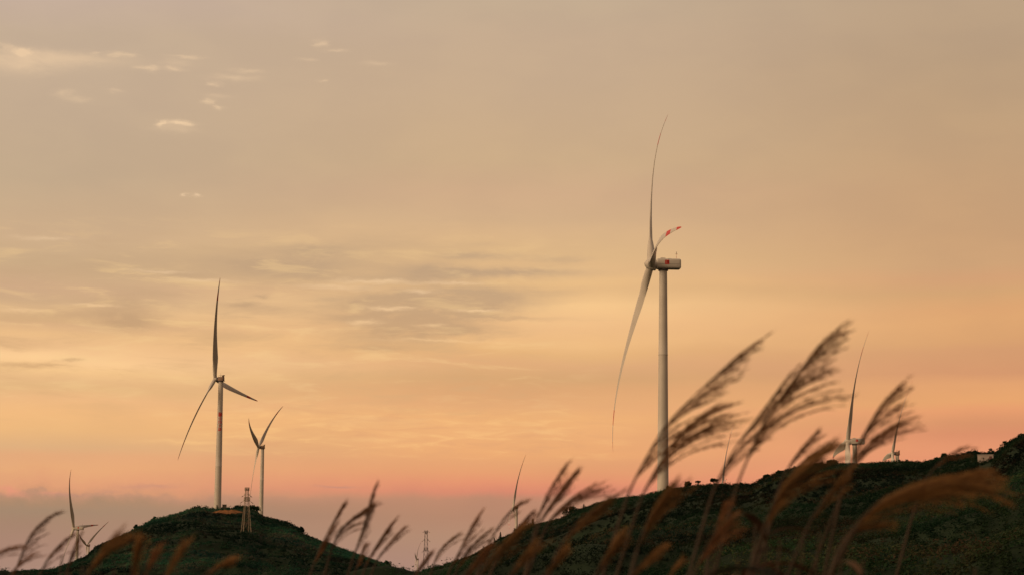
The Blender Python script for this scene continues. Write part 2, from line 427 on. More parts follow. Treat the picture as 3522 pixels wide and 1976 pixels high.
def table(sk, ds, lift):
    """ridge azimuth (rad) -> elevation slope, distance; lift lowers the ground by the height of the scrub"""
    a, s, d = [], [], []
    for px, py in sk:
        r_ = ray(px, py)
        D = float(np.interp(px, [p for p, _ in ds], [q for _, q in ds]))
        h = math.hypot(r_.x, r_.y)
        a.append(math.atan2(r_.x, r_.y)); s.append(r_.z / h - lift / D); d.append(D)
    return np.array(a), np.array(s), np.array(d)
AR, SR, DR = table(SKY_R, DIS_R, .25)
AL, SL, DL = table(SKY_L, DIS_L, .8)

rs = np.random.RandomState(5)
_waves = [(2 * math.pi / wl * math.cos(t_), 2 * math.pi / wl * math.sin(t_), ph, amp) for wl, amp in ((90, 1.0), (60, .8), (38, .65), (24, .45), (14, .25))
          for t_, ph in zip(rs.uniform(0, math.pi, 4), rs.uniform(0, 6.28, 4))]
def bumps(x, y):
    r_ = np.zeros_like(x)
    for kx, ky, ph, am in _waves:
        r_ += am * np.sin(kx * x + ky * y + ph)
    return r_
def hill(x, y, A, S, D, f0, back, noise_amp=1.0):
    az_ = np.arctan2(x, y); r_ = np.hypot(x, y)
    s = np.interp(az_, A, S); d = np.interp(az_, A, D)
    r0 = d * f0
    q = (r_ - r0) / (d - r0)
    s0 = -0.004
    g = np.where(q < 1, 1 - (1 - np.clip(q, -3, 1)) ** 1.25, 1.0)
    slope = s0 + (s - s0) * g
    z = 1.6 + r_ * slope
    # in front of the visible foot the ground falls away
    z = np.where(q < 0, 1.6 + r_ * s0 - (r0 - r_) * .22, z)
    over = np.maximum(r_ - d, 0)
    zr = 1.6 + d * s
    zb = zr - .02 * np.minimum(over, back) - np.maximum(over - back, 0) * .13
    z = np.where(q >= 1, zb, z)
    fade = np.clip(np.where(r_ < d, d - r_, 0) / (.5 * d), 0.07, 1)
    return z + noise_amp * bumps(x, y) * fade
def z_right(x, y): return hill(x, y, AR, SR, DR, .36, 60, .85)
def z_left(x, y): return hill(x, y, AL, SL, DL, .62, 60, 1.6)
def polar_mesh(name, fn, a0_, a1_, na, rr, material):
    aa = np.linspace(a0_, a1_, na)
    Am, Rm = np.meshgrid(aa, rr, indexing='ij')
    x = Rm * np.sin(Am); y = Rm * np.cos(Am)
    z = fn(x, y)
    nr = len(rr)
    i, j = np.meshgrid(np.arange(na - 1), np.arange(nr - 1), indexing='ij')
    b = (i * nr + j).ravel()
    return mesh_np(name, np.stack([x, y, z], -1).reshape(-1, 3), np.stack([b, b + nr, b + nr + 1, b + 1], -1), material, smooth_=True)
rr = np.concatenate([np.linspace(90, 900, 240), np.linspace(910, 1500, 40)])
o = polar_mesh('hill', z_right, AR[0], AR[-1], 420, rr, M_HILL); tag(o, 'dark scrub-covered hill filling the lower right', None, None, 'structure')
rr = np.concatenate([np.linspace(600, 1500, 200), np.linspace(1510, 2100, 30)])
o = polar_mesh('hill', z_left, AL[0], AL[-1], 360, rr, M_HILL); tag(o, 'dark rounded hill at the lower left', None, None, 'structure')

BUMP = []
for t in TURB:
    p = t['xy']
    rr_ = math.hypot(p.x, p.y)
    if t['D'] in (702, 1381):
        continue
    BUMP.append((p.x, p.y, t['hubw'].z - 84, 70.0 + .02 * t['D']))
PYL2 = at(1466, 1824, 1250)
BUMP.append((PYL2.x, PYL2.y, PYL2.z - 33, 40.0))
def z_ground(x, y):
    r_ = np.hypot(x, y)
    z = -45 + 45 * np.exp(-(r_ / 60.0) ** 2)
    for bx, by, bz, bs in BUMP:
        z = np.maximum(z, -45 + (bz + 45) * np.exp(-((x - bx) ** 2 + (y - by) ** 2) / (2 * bs * bs)))
    return z
def gz(x, y, fn): return float(fn(np.array([x]), np.array([y]))[0])
rr = np.concatenate([np.linspace(.3, 20, 40), np.linspace(22, 300, 60), np.geomspace(310, 1000, 30), np.linspace(1050, 7000, 160), np.geomspace(7200, 45000, 20)])
na = 720
aa = np.linspace(-math.pi, math.pi, na + 1)
aa = np.sort(np.concatenate([aa, np.linspace(-.26, .26, 420)]))
Am, Rm = np.meshgrid(aa, rr, indexing='ij')
x = Rm * np.sin(Am); y = Rm * np.cos(Am)
nr = len(rr)
i, j = np.meshgrid(np.arange(len(aa) - 1), np.arange(nr - 1), indexing='ij')
b = (i * nr + j).ravel()
o = mesh_np('ground', np.stack([x, y, z_ground(x, y)], -1).reshape(-1, 3), np.stack([b, b + nr, b + nr + 1, b + 1], -1), M_GROUND, smooth_=True)
tag(o, 'valley floor and grassy knoll', None, None, 'structure')
def z_all(x, y):
    return max(gz(x, y, z_ground), gz(x, y, z_right) if AR[0] < math.atan2(x, y) < AR[-1] and 90 < math.hypot(x, y) < 1500 else -99,
               gz(x, y, z_left) if AL[0] < math.atan2(x, y) < AL[-1] and 600 < math.hypot(x, y) < 2100 else -99)

def ground_at(px, py, d0, d1):
    for D in np.linspace(d0, d1, 240):                  # the first ground met along the line of sight
        p = at(px, py, D)
        if z_all(p.x, p.y) >= p.z:
            break
    return D, p

# ---------------------------------------------------------------- turbine builder
def stroke_glyph(name):
    """strokes of the characters and the seal in a unit box (x right, y up)"""
    T = {
     'zhong': [((.12, .72), (.88, .72)), ((.12, .36), (.88, .36)), ((.12, .72), (.12, .36)), ((.88, .72), (.88, .36)), ((.5, 1), (.5, 0))],
     'guo': [((.06, .96), (.94, .96)), ((.06, .04), (.94, .04)), ((.06, .96), (.06, .04)), ((.94, .96), (.94, .04)), ((.26, .76), (.74, .76)),
             ((.28, .52), (.72, .52)), ((.24, .24), (.76, .24)), ((.5, .76), (.5, .24)), ((.62, .42), (.70, .33))],
     'da': [((.05, .66), (.95, .66)), ((.5, 1), (.5, .66)), ((.5, .66), (.36, .3)), ((.36, .3), (.08, .02)), ((.5, .66), (.64, .3)), ((.64, .3), (.94, .02))],
     'tang': [((.5, 1), (.54, .9)), ((.12, .86), (.96, .86)), ((.12, .86), (.12, .4)), ((.12, .4), (.02, .02)), ((.3, .72), (.84, .72)), ((.22, .58), (.95, .58)),
              ((.3, .45), (.84, .45)), ((.84, .72), (.84, .45)), ((.56, .8), (.56, .34)), ((.3, .3), (.84, .3)), ((.3, .03), (.84, .03)), ((.3, .3), (.3, .03)), ((.84, .3), (.84, .03))],
     'seal': [((.03, .97), (.97, .97)), ((.03, .03), (.97, .03)), ((.03, .97), (.03, .03)), ((.97, .97), (.97, .03)), ((.22, .97), (.22, .2)), ((.42, .82), (.97, .82)),
              ((.42, .82), (.42, .1)), ((.60, .66), (.97, .66)), ((.60, .50), (.97, .50)), ((.60, .34), (.97, .34)), ((.60, .18), (.97, .18)), ((.60, .66), (.60, .18)), ((.78, .82), (.78, .3))],
    }
    return T[name]
def glyph(mb, name, place, w, h, sw):
    """place(u, v) -> (point, normal) of the surface; strokes become thin raised quads"""
    for (x0, y0), (x1, y1) in stroke_glyph(name):
        dx, dy = (x1 - x0) * w, (y1 - y0) * h
        L = math.hypot(dx, dy) or 1
        nx, ny = -dy / L * sw / 2, dx / L * sw / 2
        ex, ey = dx / L * sw / 2, dy / L * sw / 2
        k = max(1, int(L / .5))
        for q in range(k):
            t0, t1 = q / k, (q + 1) / k
            pa = ((x0 - .5) * w + dx * t0 - (ex if q == 0 else 0), (y0 - .5) * h + dy * t0 - (ey if q == 0 else 0))
            pb = ((x0 - .5) * w + dx * t1 + (ex if q == k - 1 else 0), (y0 - .5) * h + dy * t1 + (ey if q == k - 1 else 0))
            c = [(pa[0] + nx, pa[1] + ny), (pb[0] + nx, pb[1] + ny), (pb[0] - nx, pb[1] - ny), (pa[0] - nx, pa[1] - ny)]
            vs = [place(*q_)[0] for q_ in c]
            mb.add(vs, [(3, 2, 1, 0)])

def airfoil(n=14):
    pts = []
    for k in range(n):
        a_ = 2 * math.pi * k / n
        xx = .5 + .5 * math.cos(a_)
        th = .6 * (.2969 * math.sqrt(xx) - .126 * xx - .3516 * xx ** 2 + .2843 * xx ** 3 - .1036 * xx ** 4) * 5
        pts.append((xx, (th if a_ <= math.pi else -th)))
    return pts
AF = airfoil()
def make_blade(t, k, parent, base):
    a, up, side = t['a'], t['up'], t['side']
    ang = R(t['th']) + t['sg'] * k * 2 * math.pi / 3
    r_ = up * math.cos(ang) + side * math.sin(ang)
    v_ = -a.cross(r_)
    S = [0.02, .035, .05, .075, .10, .13, .16, .20, .25, .30, .36, .42, .48, .54, .60, .66, .72, .77, .82, .851, .8511, .88, .91, .94, .9401, .965, .985, .997, 1.0]
    chord_s = [0, .035, .06, .12, .20, .30, .45, .6, .8, .9, .96, .99, 1.0]
    chord_v = [2.3, 2.3, 2.4, 3.3, 4.1, 3.8, 3.0, 2.35, 1.55, 1.15, .8, .45, .1]
    thick_v = [1.0, 1.0, .95, .58, .40, .34, .30, .28, .26, .25, .25, .25, .25]
    mb = MB(); nA = len(AF); vs = []
    for s in S:
        ctr = t['hubw'] - base + RB * (r_ * (s * (1 - .6 * (t['b'] ** 2) * s * s)) + a * (t['c'] * s - t['b'] * s ** t['n']))
        c = np.interp(s, chord_s, chord_v); th = np.interp(s, chord_s, thick_v)
        beta = R(np.interp(s, [0, .1, .2, .35, .5, .7, 1], [30, 28, 22, 14, 9, 5, 1])) + R(t.get('pitch', 5))
        e1 = v_ * math.cos(beta) + a * math.sin(beta)
        e2 = a * math.cos(beta) - v_ * math.sin(beta)
        rnd = float(np.interp(s, [0, .05, .16], [0, 0, 1]))
        for q, (xx, yy) in enumerate(AF):
            an = 2 * math.pi * q / nA
            px_ = (.5 * math.cos(an)) * (1 - rnd) + (xx - .35) * rnd
            py_ = (.5 * math.sin(an)) * (1 - rnd) + yy * rnd / .6 * .5 * (th if rnd > 0 else 1)
            vs.append(ctr - e1 * (px_ * c) + e2 * (py_ * c * (1 if rnd else 1)))
    fs = []; mi = []
    for i_ in range(len(S) - 1):
        red = (.765 < S[i_] < .851 and S[i_] >= .77) or S[i_] >= .9401
        for q in range(nA):
            fs.append((i_ * nA + q, i_ * nA + (q + 1) % nA, (i_ + 1) * nA + (q + 1) % nA, (i_ + 1) * nA + q)); mi.append(1 if red else 0)
    fs += [tuple(range(nA))[::-1], tuple(range((len(S) - 1) * nA, len(S) * nA))]; mi += [0, 1]
    mb.add(vs, fs)
    o_ = mb.build('blade', [M_WHITE, M_RED], parent, smooth_=True)
    o_.data.polygons.foreach_set('material_index', mi)
    return o_

def make_turbine(t):
    x_, y_ = t['xy'].x, t['xy'].y
    gzv = z_all(x_, y_)
    base = Vector((x_, y_, gzv - .3))
    top = t['hubw'].z - 1.9
    H = top - base.z
    root = empty('wind_turbine', base, t['label'], 'wind turbine', 'wind turbines on the hills')
    up_ = Vector((0, 0, 1))
    mb = MB()
    r0, r1 = (1.8, 1.2) if t['kind'] == 'A' else (2.15, 1.42)
    prof = []
    for i_ in range(13):
        h = H * i_ / 12
        rr_ = r0 + (r1 - r0) * (i_ / 12) ** 1.1
        prof.append((h, rr_))
        if i_ in (4, 8):
            prof += [(h + .06, rr_ + .05), (h + .28, rr_ + .05), (h + .34, rr_)]
    mb.lathe(prof, (Vector((0, 0, 0)), up_, Vector((1, 0, 0)), Vector((0, 1, 0))), 40)
    tower = mb.build('tower', M_WHITE, root, smooth_=True)
    mb = MB()
    mb.lathe([(H - .05, 1.5), (H + .12, 1.55), (H + .42, 1.55), (H + .5, 1.4)], (Vector((0, 0, 0)), up_, Vector((1, 0, 0)), Vector((0, 1, 0))), 32)
    mb.build('yaw_ring', M_DARK, root, smooth_=True)
    mb = MB(); mb.box((0, -r0 - .0, 1.6), (.9, .14, 2.0)); mb.build('door', M_CAB, root)
    a, ah, side = t['a'], t['ah'], t['side']
    hl = t['hubw'] - base                              # hub in turbine coordinates
    tl = R(t['tilt'])
    zu = a.cross(side); zu = zu if zu.z > 0 else -zu
    fr = (hl, a, side, zu)
    axr = Matrix((ah, side, up_)).transposed()
    ctr = Vector((0, 0, H + .45))
    if t['kind'] == 'A':
        # long boxy machine house
        L0, L1 = 2.3, -5.4                             # front and rear along the axis, from the tower centre
        nb = MB(); nb.box(ctr + ah * ((L0 + L1) / 2) + up_ * 1.6, (L0 - L1, 3.5, 3.15), axr)
        na_ = nb.build('nacelle', M_WHITE, root, smooth_=True, bevel=.62, seg=4)
        sb = MB(); sb.box(ctr + ah * ((L0 + L1) / 2) + up_ * 1.45, (L0 - L1 - 1.1, 3.515, .07), axr); sb.build('seam', M_DARK, na_)
        rb_ = MB(); rb_.box(ctr + ah * .2 + up_ * 3.27, (1.5, 2.2, .36), axr); rb_.box(ctr - ah * 1.9 + up_ * 3.2, (1.1, 1.8, .2), axr)
        rb_.build('roof_hatch', M_WHITE, na_, bevel=.06, seg=2)
        mb = MB()
        mp = ctr - ah * 4.1 + up_ * 3.1
        for q in range(5):
            mb.bar(mp + up_ * (q * .45), mp + up_ * (q * .45 + .45), .07)
        mast = mb.build('mast', [M_WHITE, M_RED], root)
        mi = []
        for q in range(5): mi += [q % 2] * 6
        mast.data.polygons.foreach_set('material_index', mi)
        mb = MB(); mb.bar(mp + up_ * 1.7 - ah * .4, mp + up_ * 1.7 + ah * .4, .05); mb.bar(mp + up_ * 1.72, mp + up_ * 2.4, .09); mb.build('wind_sensor', M_DARK, mast)
        sgn = -1 if side.y > 0 else 1                  # the flank that faces the viewer
        pc = ctr + ah * (-1.0) + up_ * 2.0 + side * (sgn * 1.758)
        mb = MB()
        right = -ah if True else ah
        def pl(u, v, pc=pc, right=right): return (pc + right * u + up_ * v, None)
        glyph(mb, 'seal', pl, 1.25, 1.25, .2)
        mb.build('emblem', M_RED, na_)
    else:
        # compact direct-drive head: box over the tower, thick generator drum in front
        nb = MB(); nb.box(ctr + up_ * 1.35 - ah * .15, (3.3, 2.9, 2.6), axr)
        na_ = nb.build('nacelle', M_RUST, root, smooth_=True, bevel=.28, seg=2)
        mb = MB()
        mb.box(ctr + up_ * .25 - ah * .2, (3.7, 3.3, .22), axr)
        mb.build('deck', M_DARK, na_)
        mb = MB()
        for sx in (-1.5, .9):
            for sy in (-1.2, 1.2):
                p_ = ctr + ah * sx + side * sy + up_ * 2.6
                mb.bar(p_, p_ + up_ * 1.0, .08)
        for sy in (-1.2, 1.2):
            mb.bar(ctr + ah * -1.5 + side * sy + up_ * 3.5, ctr + ah * .9 + side * sy + up_ * 3.5, .07)
        mb.bar(ctr + ah * -1.5 - side * 1.2 + up_ * 3.5, ctr + ah * -1.5 + side * 1.2 + up_ * 3.5, .07)
        mb.build('railing', M_DARK, na_)
        mb = MB(); mb.box(ctr - ah * 1.35 + up_ * 3.05, (.9, 1.7, .9), axr); mb.box(ctr - ah * 1.9 + up_ * 3.6, (.25, 2.3, .5), axr); mb.build('cooler', M_RUST, na_, bevel=.08, seg=2)
        mb = MB(); mp = ctr + ah * .2 + up_ * 2.6; mb.bar(mp, mp + up_ * 2.1, .06); mb.bar(mp + up_ * 1.9 - ah * .35, mp + up_ * 1.9 + ah * .35, .06); mb.build('mast', M_WHITE, root)
        mb = MB(); mb.lathe([(-2.7, .9), (-2.55, 1.25), (-1.5, 1.35), (-1.35, 1.0)], fr, 28); mb.build('generator', M_DARK, root, smooth_=True)
    mb = MB()
    if t['kind'] == 'A':
        mb.lathe([(-1.75, 1.5), (-1.6, 1.72), (-.6, 1.82), (.5, 1.72), (1.2, 1.38), (1.75, .85), (2.05, .35), (2.12, .02)], fr, 32)
    else:
        mb.lathe([(-1.35, 1.05), (-1.2, 1.3), (-.4, 1.42), (.5, 1.3), (1.0, .95), (1.35, .45), (1.42, .02)], fr, 32)
    mb.build('hub', M_WHITE, root, smooth_=True)
    for k in range(3):
        make_blade(t, k, root, base)
    return root, base, H, tower
TOWERS = [make_turbine(t) for t in TURB]

# lettering and seal down the tower of the left hill's turbine
root, base, H, tower = TOWERS[1]
vd = (CAM - base); vd.z = 0; vd.normalize()
vr = Vector((-vd.y, vd.x, 0))                          # to the right as seen from the viewer
def on_tower(u, h):
    rr_ = 2.15 + (1.42 - 2.15) * (h / H) ** 1.1 + .02
    q = (u + .18) / rr_
    return (vd * (math.cos(q) * rr_) + vr * (math.sin(q) * rr_) + Vector((0, 0, h)), None)
def h_at(py):
    return (at(762, py, t2D).z - base.z)
t2D = 1381
hs = H - (at(757, 1312, t2D).z - at(757, 1425, t2D).z)
mb = MB()
glyph(mb, 'seal', lambda u, v: on_tower(u, hs + v), 2.15, 2.45, .36)
sealo = mb.build('emblem', M_RED, tower)
for nm, py in (('zhong', 1440), ('guo', 1452), ('da', 1463.5), ('tang', 1476)):
    hh = H - (at(757, 1312, t2D).z - at(757, py, t2D).z)
    mb = MB()
    glyph(mb, nm, lambda u, v: on_tower(u, hh + v), 1.9, 1.8, .40)
    mb.build('character', M_RED, tower)

# ---------------------------------------------------------------- lattice pylons
def lattice(name, base, H, wb, wt, yaw, label, arms, th=.16, mats=M_STEEL, deck=None, levels=8, waist=None):
    root = empty(name, base, label, 'pylon', 'lattice power pylons')
    Rz = Matrix.Rotation(yaw, 3, 'Z')
    def width(h):
        if waist is None:
            return wb + (wt - wb) * h / H
        hw, ww = waist
        return wb + (ww - wb) * h / hw if h < hw else ww + (wt - ww) * (h - hw) / (H - hw)
    def c(h, i_):
        sx, sy = [(-1, -1), (1, -1), (1, 1), (-1, 1)][i_ % 4]
        w = width(h) / 2
        return Rz @ Vector((sx * w, sy * w, h))
    hs_ = [0]
    ww = width(0)
    while hs_[-1] < H - .8:
        hs_.append(min(H, hs_[-1] + max(2.2, 1.25 * width(hs_[-1]))))
    for i_ in range(4):
        mb = MB()
        for h0, h1 in zip(hs_[:-1], hs_[1:]):
            mb.bar(c(h0, i_), c(h1, i_), th)
        mb.build('leg', mats, root)
    for i_ in range(4):
        mb = MB()
        for q, (h0, h1) in enumerate(zip(hs_[:-1], hs_[1:])):
            if q == 0:
                mid = (c(h1, i_) + c(h1, i_ + 1)) / 2
                mb.bar(c(h0, i_), mid, th * .5); mb.bar(c(h0, i_ + 1), mid, th * .5)
            else:
                mb.bar(c(h0, i_), c(h1, i_ + 1), th * .38); mb.bar(c(h0, i_ + 1), c(h1, i_), th * .38)
            mb.bar(c(h1, i_), c(h1, i_ + 1), th * .38)
        mb.build('bracing', M_RUST if mats is M_STEEL else mats, root)
    for h, ln, drop in arms:
        mb = MB(); w = width(h) / 2
        for sx in (-1, 1):
            tip = Rz @ Vector((sx * (w + ln * .35), 0, h))
            for sy in (-1, 1):
                mb.bar(Rz @ Vector((sx * w, sy * w, h)), tip, th * .7); mb.bar(Rz @ Vector((sx * w, sy * w, h + 1.0)), tip, th * .6)
        arm = mb.build('crossarm', mats, root)
        for sx in (-1, 1):
            a_ = Rz @ Vector((sx * (w + ln * .35), 0, h)); b_ = Rz @ Vector((sx * (w + ln), 0, h - drop))
            mb = MB()
            mb.bar(a_, a_.lerp(b_, .35), .05)
            for q in range(6):
                mb.bar(a_.lerp(b_, .35 + q * .11), a_.lerp(b_, .35 + q * .11 + .07), .17, n=8)
                mb.bar(a_.lerp(b_, .35 + q * .11 + .07), a_.lerp(b_, .35 + q * .11 + .11), .07, n=6)
            mb.build('insulator', M_GLASS, arm)
    for (h, hh, gr) in (deck or []):
        w = width(h) + gr
        mb = MB()
        for s_ in range(4):
            p0, p1 = [Rz @ Vector((sx * w / 2, sy * w / 2, h)) for sx, sy in ([(-1, -1), (1, -1)], [(1, -1), (1, 1)], [(1, 1), (-1, 1)], [(-1, 1), (-1, -1)])[s_]]
            for q in range(4):
                zz = Vector((0, 0, hh * q / 3)); mb.bar(p0 + zz, p1 + zz, th * .8)
            for q in range(5):
                pp = p0.lerp(p1, q / 4); mb.bar(pp, pp + Vector((0, 0, hh)), th * .6)
        mb.build('work_platform', mats, root)
    return root
PD, p1 = ground_at(846, 1829, 1000, 1390)
pz = z_all(p1.x, p1.y)
Hp = (at(846, 1675, PD).z - pz)
lattice('power_pylon', Vector((p1.x, p1.y, pz)), Hp, 4.2, 1.25, R(24), 'pale lattice pylon standing on the front slope of the left hill',
        [(Hp * .83, 2.0, .9), (Hp * .70, 2.6, 1.2)], th=.13, deck=[(Hp * .94, 1.5, .5), (Hp * .70, 2.0, .4)], waist=(Hp * .6, 2.1))
pz2 = z_all(PYL2.x, PYL2.y)
Hp2 = PYL2.z - pz2
lattice('power_pylon', Vector((PYL2.x, PYL2.y, pz2)), Hp2, 3.6, 1.3, R(4), 'slender dark lattice pylon in the valley gap between the two hills',
        [(Hp2 - .5, 1.3, .3), (Hp2 - 5.2, 1.5, .6), (Hp2 - 11.2, 1.3, .5)], th=.13, mats=M_DARK, deck=[(Hp2 - 1.5, 1.5, .1), (Hp2 - 10.9, 1.7, .1)])

# ---------------------------------------------------------------- foliage masses
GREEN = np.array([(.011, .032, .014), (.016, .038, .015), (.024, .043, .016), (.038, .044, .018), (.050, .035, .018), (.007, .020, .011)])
def leaf_quads(cent, size, rng, nrm=None):
    """one diamond-shaped leaf cluster per centre, randomly turned"""
    n = len(cent)
    d = rng.normal(size=(n, 3)); d[:, 2] = np.abs(d[:, 2]) * .9 + .1
    d /= np.linalg.norm(d, axis=1, keepdims=True)
    if nrm is not None:                                # leaves lie on the outside of the bush
        nn = nrm + rng.normal(size=(n, 3)) * .32; nn /= np.linalg.norm(nn, axis=1, keepdims=True)
        d = rng.normal(size=(n, 3)); d -= nn * np.sum(d * nn, 1, keepdims=True); d /= np.linalg.norm(d, axis=1, keepdims=True)
        u = np.cross(nn, d)
    else:
        u = np.cross(d, rng.normal(size=(n, 3)))
    u /= np.linalg.norm(u, axis=1, keepdims=True)
    s = size[:, None]
    w = s * rng.uniform(.35, .7, (n, 1))
    v = np.stack([cent - d * s * .5, cent + u * w * .5, cent + d * s * .5, cent - u * w * .5], 1)
    return v.reshape(-1, 3), np.arange(4 * n).reshape(-1, 4)
def scrub(name, zfn, A, D, a_rng, f_rng, n_bush, rad, nleaf, lsize, seed, label, tint=(1, 1, 1), skip=None):
    rng = np.random.default_rng(seed)
    a_ = rng.uniform(a_rng[0], a_rng[1], n_bush)
    d = np.interp(a_, A, D)
    q = np.sqrt(rng.uniform(f_rng[0] ** 2, f_rng[1] ** 2, n_bush))
    r_ = d * q
    bx, by = r_ * np.sin(a_), r_ * np.cos(a_)
    if skip is not None:
        k = ~skip(bx, by); bx, by, r_, q = bx[k], by[k], r_[k], q[k]
    n_bush = len(bx)
    bz = zfn(bx, by)
    big = rng.random(n_bush) < .12
    rad_ = rng.uniform(rad[0], rad[1], n_bush) * np.where(big, 1.7, 1)
    rad_ *= np.where(q[:n_bush] > .72, .62, 1.0) 
    # patches: low-frequency noise picks the palette
    f1 = bumps(bx * 1.3 + 40, by * .8)
    pal = np.clip(((f1 + rng.normal(size=n_bush) * .7) * 1.1 + 2.2), 0, 5).astype(int)
    lowf = np.clip(1 + .26 * bumps(bx * .55 - 70, by * .42 + 15), .35, 2.1)[:, None]
    base_c = GREEN[pal] * lowf * rng.uniform(.85, 1.15, (n_bush, 1))
    nl = nleaf
    ang = rng.uniform(0, 2 * np.pi, (n_bush, nl)); cz = rng.uniform(-.1, 1, (n_bush, nl)); rr_ = np.sqrt(np.clip(1 - cz ** 2, 0, 1)) * rng.uniform(.6, 1.08, (n_bush, nl))
    cent = np.stack([bx[:, None] + rr_ * np.cos(ang) * rad_[:, None], by[:, None] + rr_ * np.sin(ang) * rad_[:, None],
                     bz[:, None] + cz * rad_[:, None] * .85 * rng.uniform(.8, 1.15, (n_bush, nl))], -1).reshape(-1, 3)
    size = rng.uniform(lsize[0], lsize[1], n_bush * nl)
    nrm = np.stack([rr_ * np.cos(ang), rr_ * np.sin(ang), cz * .8 + .75], -1).reshape(-1, 3)
    nrm /= np.linalg.norm(nrm, axis=1, keepdims=True)
    v, f_ = leaf_quads(cent, size, rng, nrm)
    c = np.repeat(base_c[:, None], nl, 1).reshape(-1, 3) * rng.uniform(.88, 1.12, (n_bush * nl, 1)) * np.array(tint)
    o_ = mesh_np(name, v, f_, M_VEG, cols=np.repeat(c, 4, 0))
    return tag(o_, label, 'shrubs', None, 'stuff')
azp = lambda px, py=1700: math.atan2(ray(px, py).x, ray(px, py).y)
def skip_dirt(x, y):
    a_ = np.arctan2(x, y); r_ = np.hypot(x, y)
    return (a_ > azp(715)) & (a_ < azp(850)) & (r_ > 1338) & (r_ < 1366)
HD, hb = ground_at(3392, 1586, 330, 475)
def skip_house(x, y):
    a_ = np.arctan2(x, y); r_ = np.hypot(x, y)
    return (a_ > azp(3366)) & (a_ < azp(3416)) & (r_ > HD * .965) & (r_ < HD + 2)
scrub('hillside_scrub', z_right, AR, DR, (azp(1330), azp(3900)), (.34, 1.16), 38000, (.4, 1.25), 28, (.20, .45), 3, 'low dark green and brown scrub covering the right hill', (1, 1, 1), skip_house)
scrub('hillside_scrub', z_left, AL, DL, (azp(-200), azp(1480)), (.63, 1.10), 23000, (.8, 2.3), 20, (.5, 1.05), 4, 'low dark green scrub covering the left hill', (1.05, 1.45, 1.9), skip_dirt)  # the green-blue tint puts the haze of distance into the leaf colour

# bare cut bank on the left hill
v, fcs = [], []
px_list = np.linspace(722, 846, 26)
top_y = np.interp(px_list, [722, 760, 800, 846], [1764, 1755, 1758, 1764]); bot_y = np.interp(px_list, [722, 770, 846], [1767, 1770, 1772])
rngd = np.random.default_rng(8)
for k_, pxv in enumerate(px_list):
    for row in range(5):
        a_ = azp(pxv, 1760); rd = 1360 - row * (2.5 + 3 * math.sin(math.pi * (pxv - 722) / 124) + rngd.uniform(0, 1.5)) + rngd.uniform(-1, 1)
        xx, yy = rd * math.sin(a_), rd * math.cos(a_)
        v.append((xx, yy, gz(xx, yy, z_left) + .35 + rngd.uniform(-.25, .35) + (row == 0) * 1.0 * math.sin(math.pi * (pxv - 722) / 124) - .9 * (1 - math.sin(math.pi * (pxv - 722) / 124)) ** 2))
for k_ in range(25):
    for row in range(4):
        i0 = k_ * 5 + row
        fcs.append((i0, i0 + 5, i0 + 6, i0 + 1))
o = mesh_np('dirt_bank', v, fcs, M_DIRT, smooth_=True); tag(o, 'orange bare earth bank cut below the top of the left hill', None, None, 'structure')

# ---------------------------------------------------------------- single trees and shrubs that stand out
def leaf_cloud(cents, rads, n_each, lsize, seed, dark=1.0, pal=(0, 1, 2)):
    rng = np.random.default_rng(seed)
    C_, S_, K_ = [], [], []
    for c, r_ in zip(cents, rads):
        p = rng.normal(size=(n_each, 3)); p /= np.linalg.norm(p, axis=1, keepdims=True)
        p *= (rng.random((n_each, 1)) ** .45) * r_ * np.array([1, 1, .75])
        C_.append(np.array(c) + p); S_.append(rng.uniform(lsize[0], lsize[1], n_each))
        K_.append(np.repeat((GREEN[rng.choice(pal)] * rng.uniform(.7, 1.4) * dark)[None], n_each, 0) * rng.uniform(.6, 1.4, (n_each, 1)))
    v, f_ = leaf_quads(np.concatenate(C_), np.concatenate(S_), rng)
    return v, f_, np.repeat(np.concatenate(K_), 4, 0)
def conifer(px, py, hpx, D, label, seed, lean=0.0, wide=.28):
    b_ = at(px, py, D)
    s = D / FPX
    b_ = Vector((b_.x, b_.y, z_all(b_.x, b_.y)))
    H = at(px, py - hpx, D).z - b_.z
    root = empty('conifer', b_, label, 'tree', 'conifers on the ridge')
    mb = MB(); mb.tube([(0, 0, -.3), (lean * .4, 0, H * .5), (lean, 0, H * .97)], [H * .03, H * .02, H * .004]); mb.build('trunk', M_BARK, root)
    rng = np.random.default_rng(seed)
    P, S_ = [], []
    h = H * .06
    while h < H * .99:
        rad = wide * H * (1 - h / H) ** .85 * rng.uniform(.75, 1.15) + .08
        nb = 9
        for k in range(nb):
            a_ = rng.uniform(0, 6.283); L = rad * rng.uniform(.6, 1.15)
            for q in range(9):
                f_ = (q + rng.random()) / 9
                P.append((lean * h / H + math.cos(a_) * L * f_ + rng.normal() * .05 * rad, math.sin(a_) * L * f_ + rng.normal() * .05 * rad, h - .25 * L * f_ + .18 * L * f_ ** 3 + rng.normal() * .05 * rad))
                S_.append(H * .075 * rng.uniform(.6, 1.3))
        h += H * .055
    P = np.array(P); S_ = np.array(S_)
    v, f_ = leaf_quads(P, S_, rng)
    cols = np.repeat(GREEN[5][None] * rng.uniform(.6, 1.5, (len(P), 1)), 4, 0)
    mesh_np('crown', v, f_, M_VEG, root, cols=cols)
    return root
conifer(1830, 1822, 42, 715, 'tallest pointed spruce standing on the right hill beside the slim far turbine', 11, .3, .42)
conifer(1721, 1856, 30, 715, 'small spruce lower down the ridge, left of the slim far turbine', 12, 0, .30)
conifer(2008, 1750, 20, 655, 'short pointed spruce on the ridge right of the broad dark bush', 13, 0, .30)
conifer(1702, 1866, 20, 720, 'thin young conifer just left of the small lower spruce', 14, -.2, .30)
conifer(1387, 1972, 26, 1190, 'little dark spruce at the right foot of the left hill', 15, 0, .28)
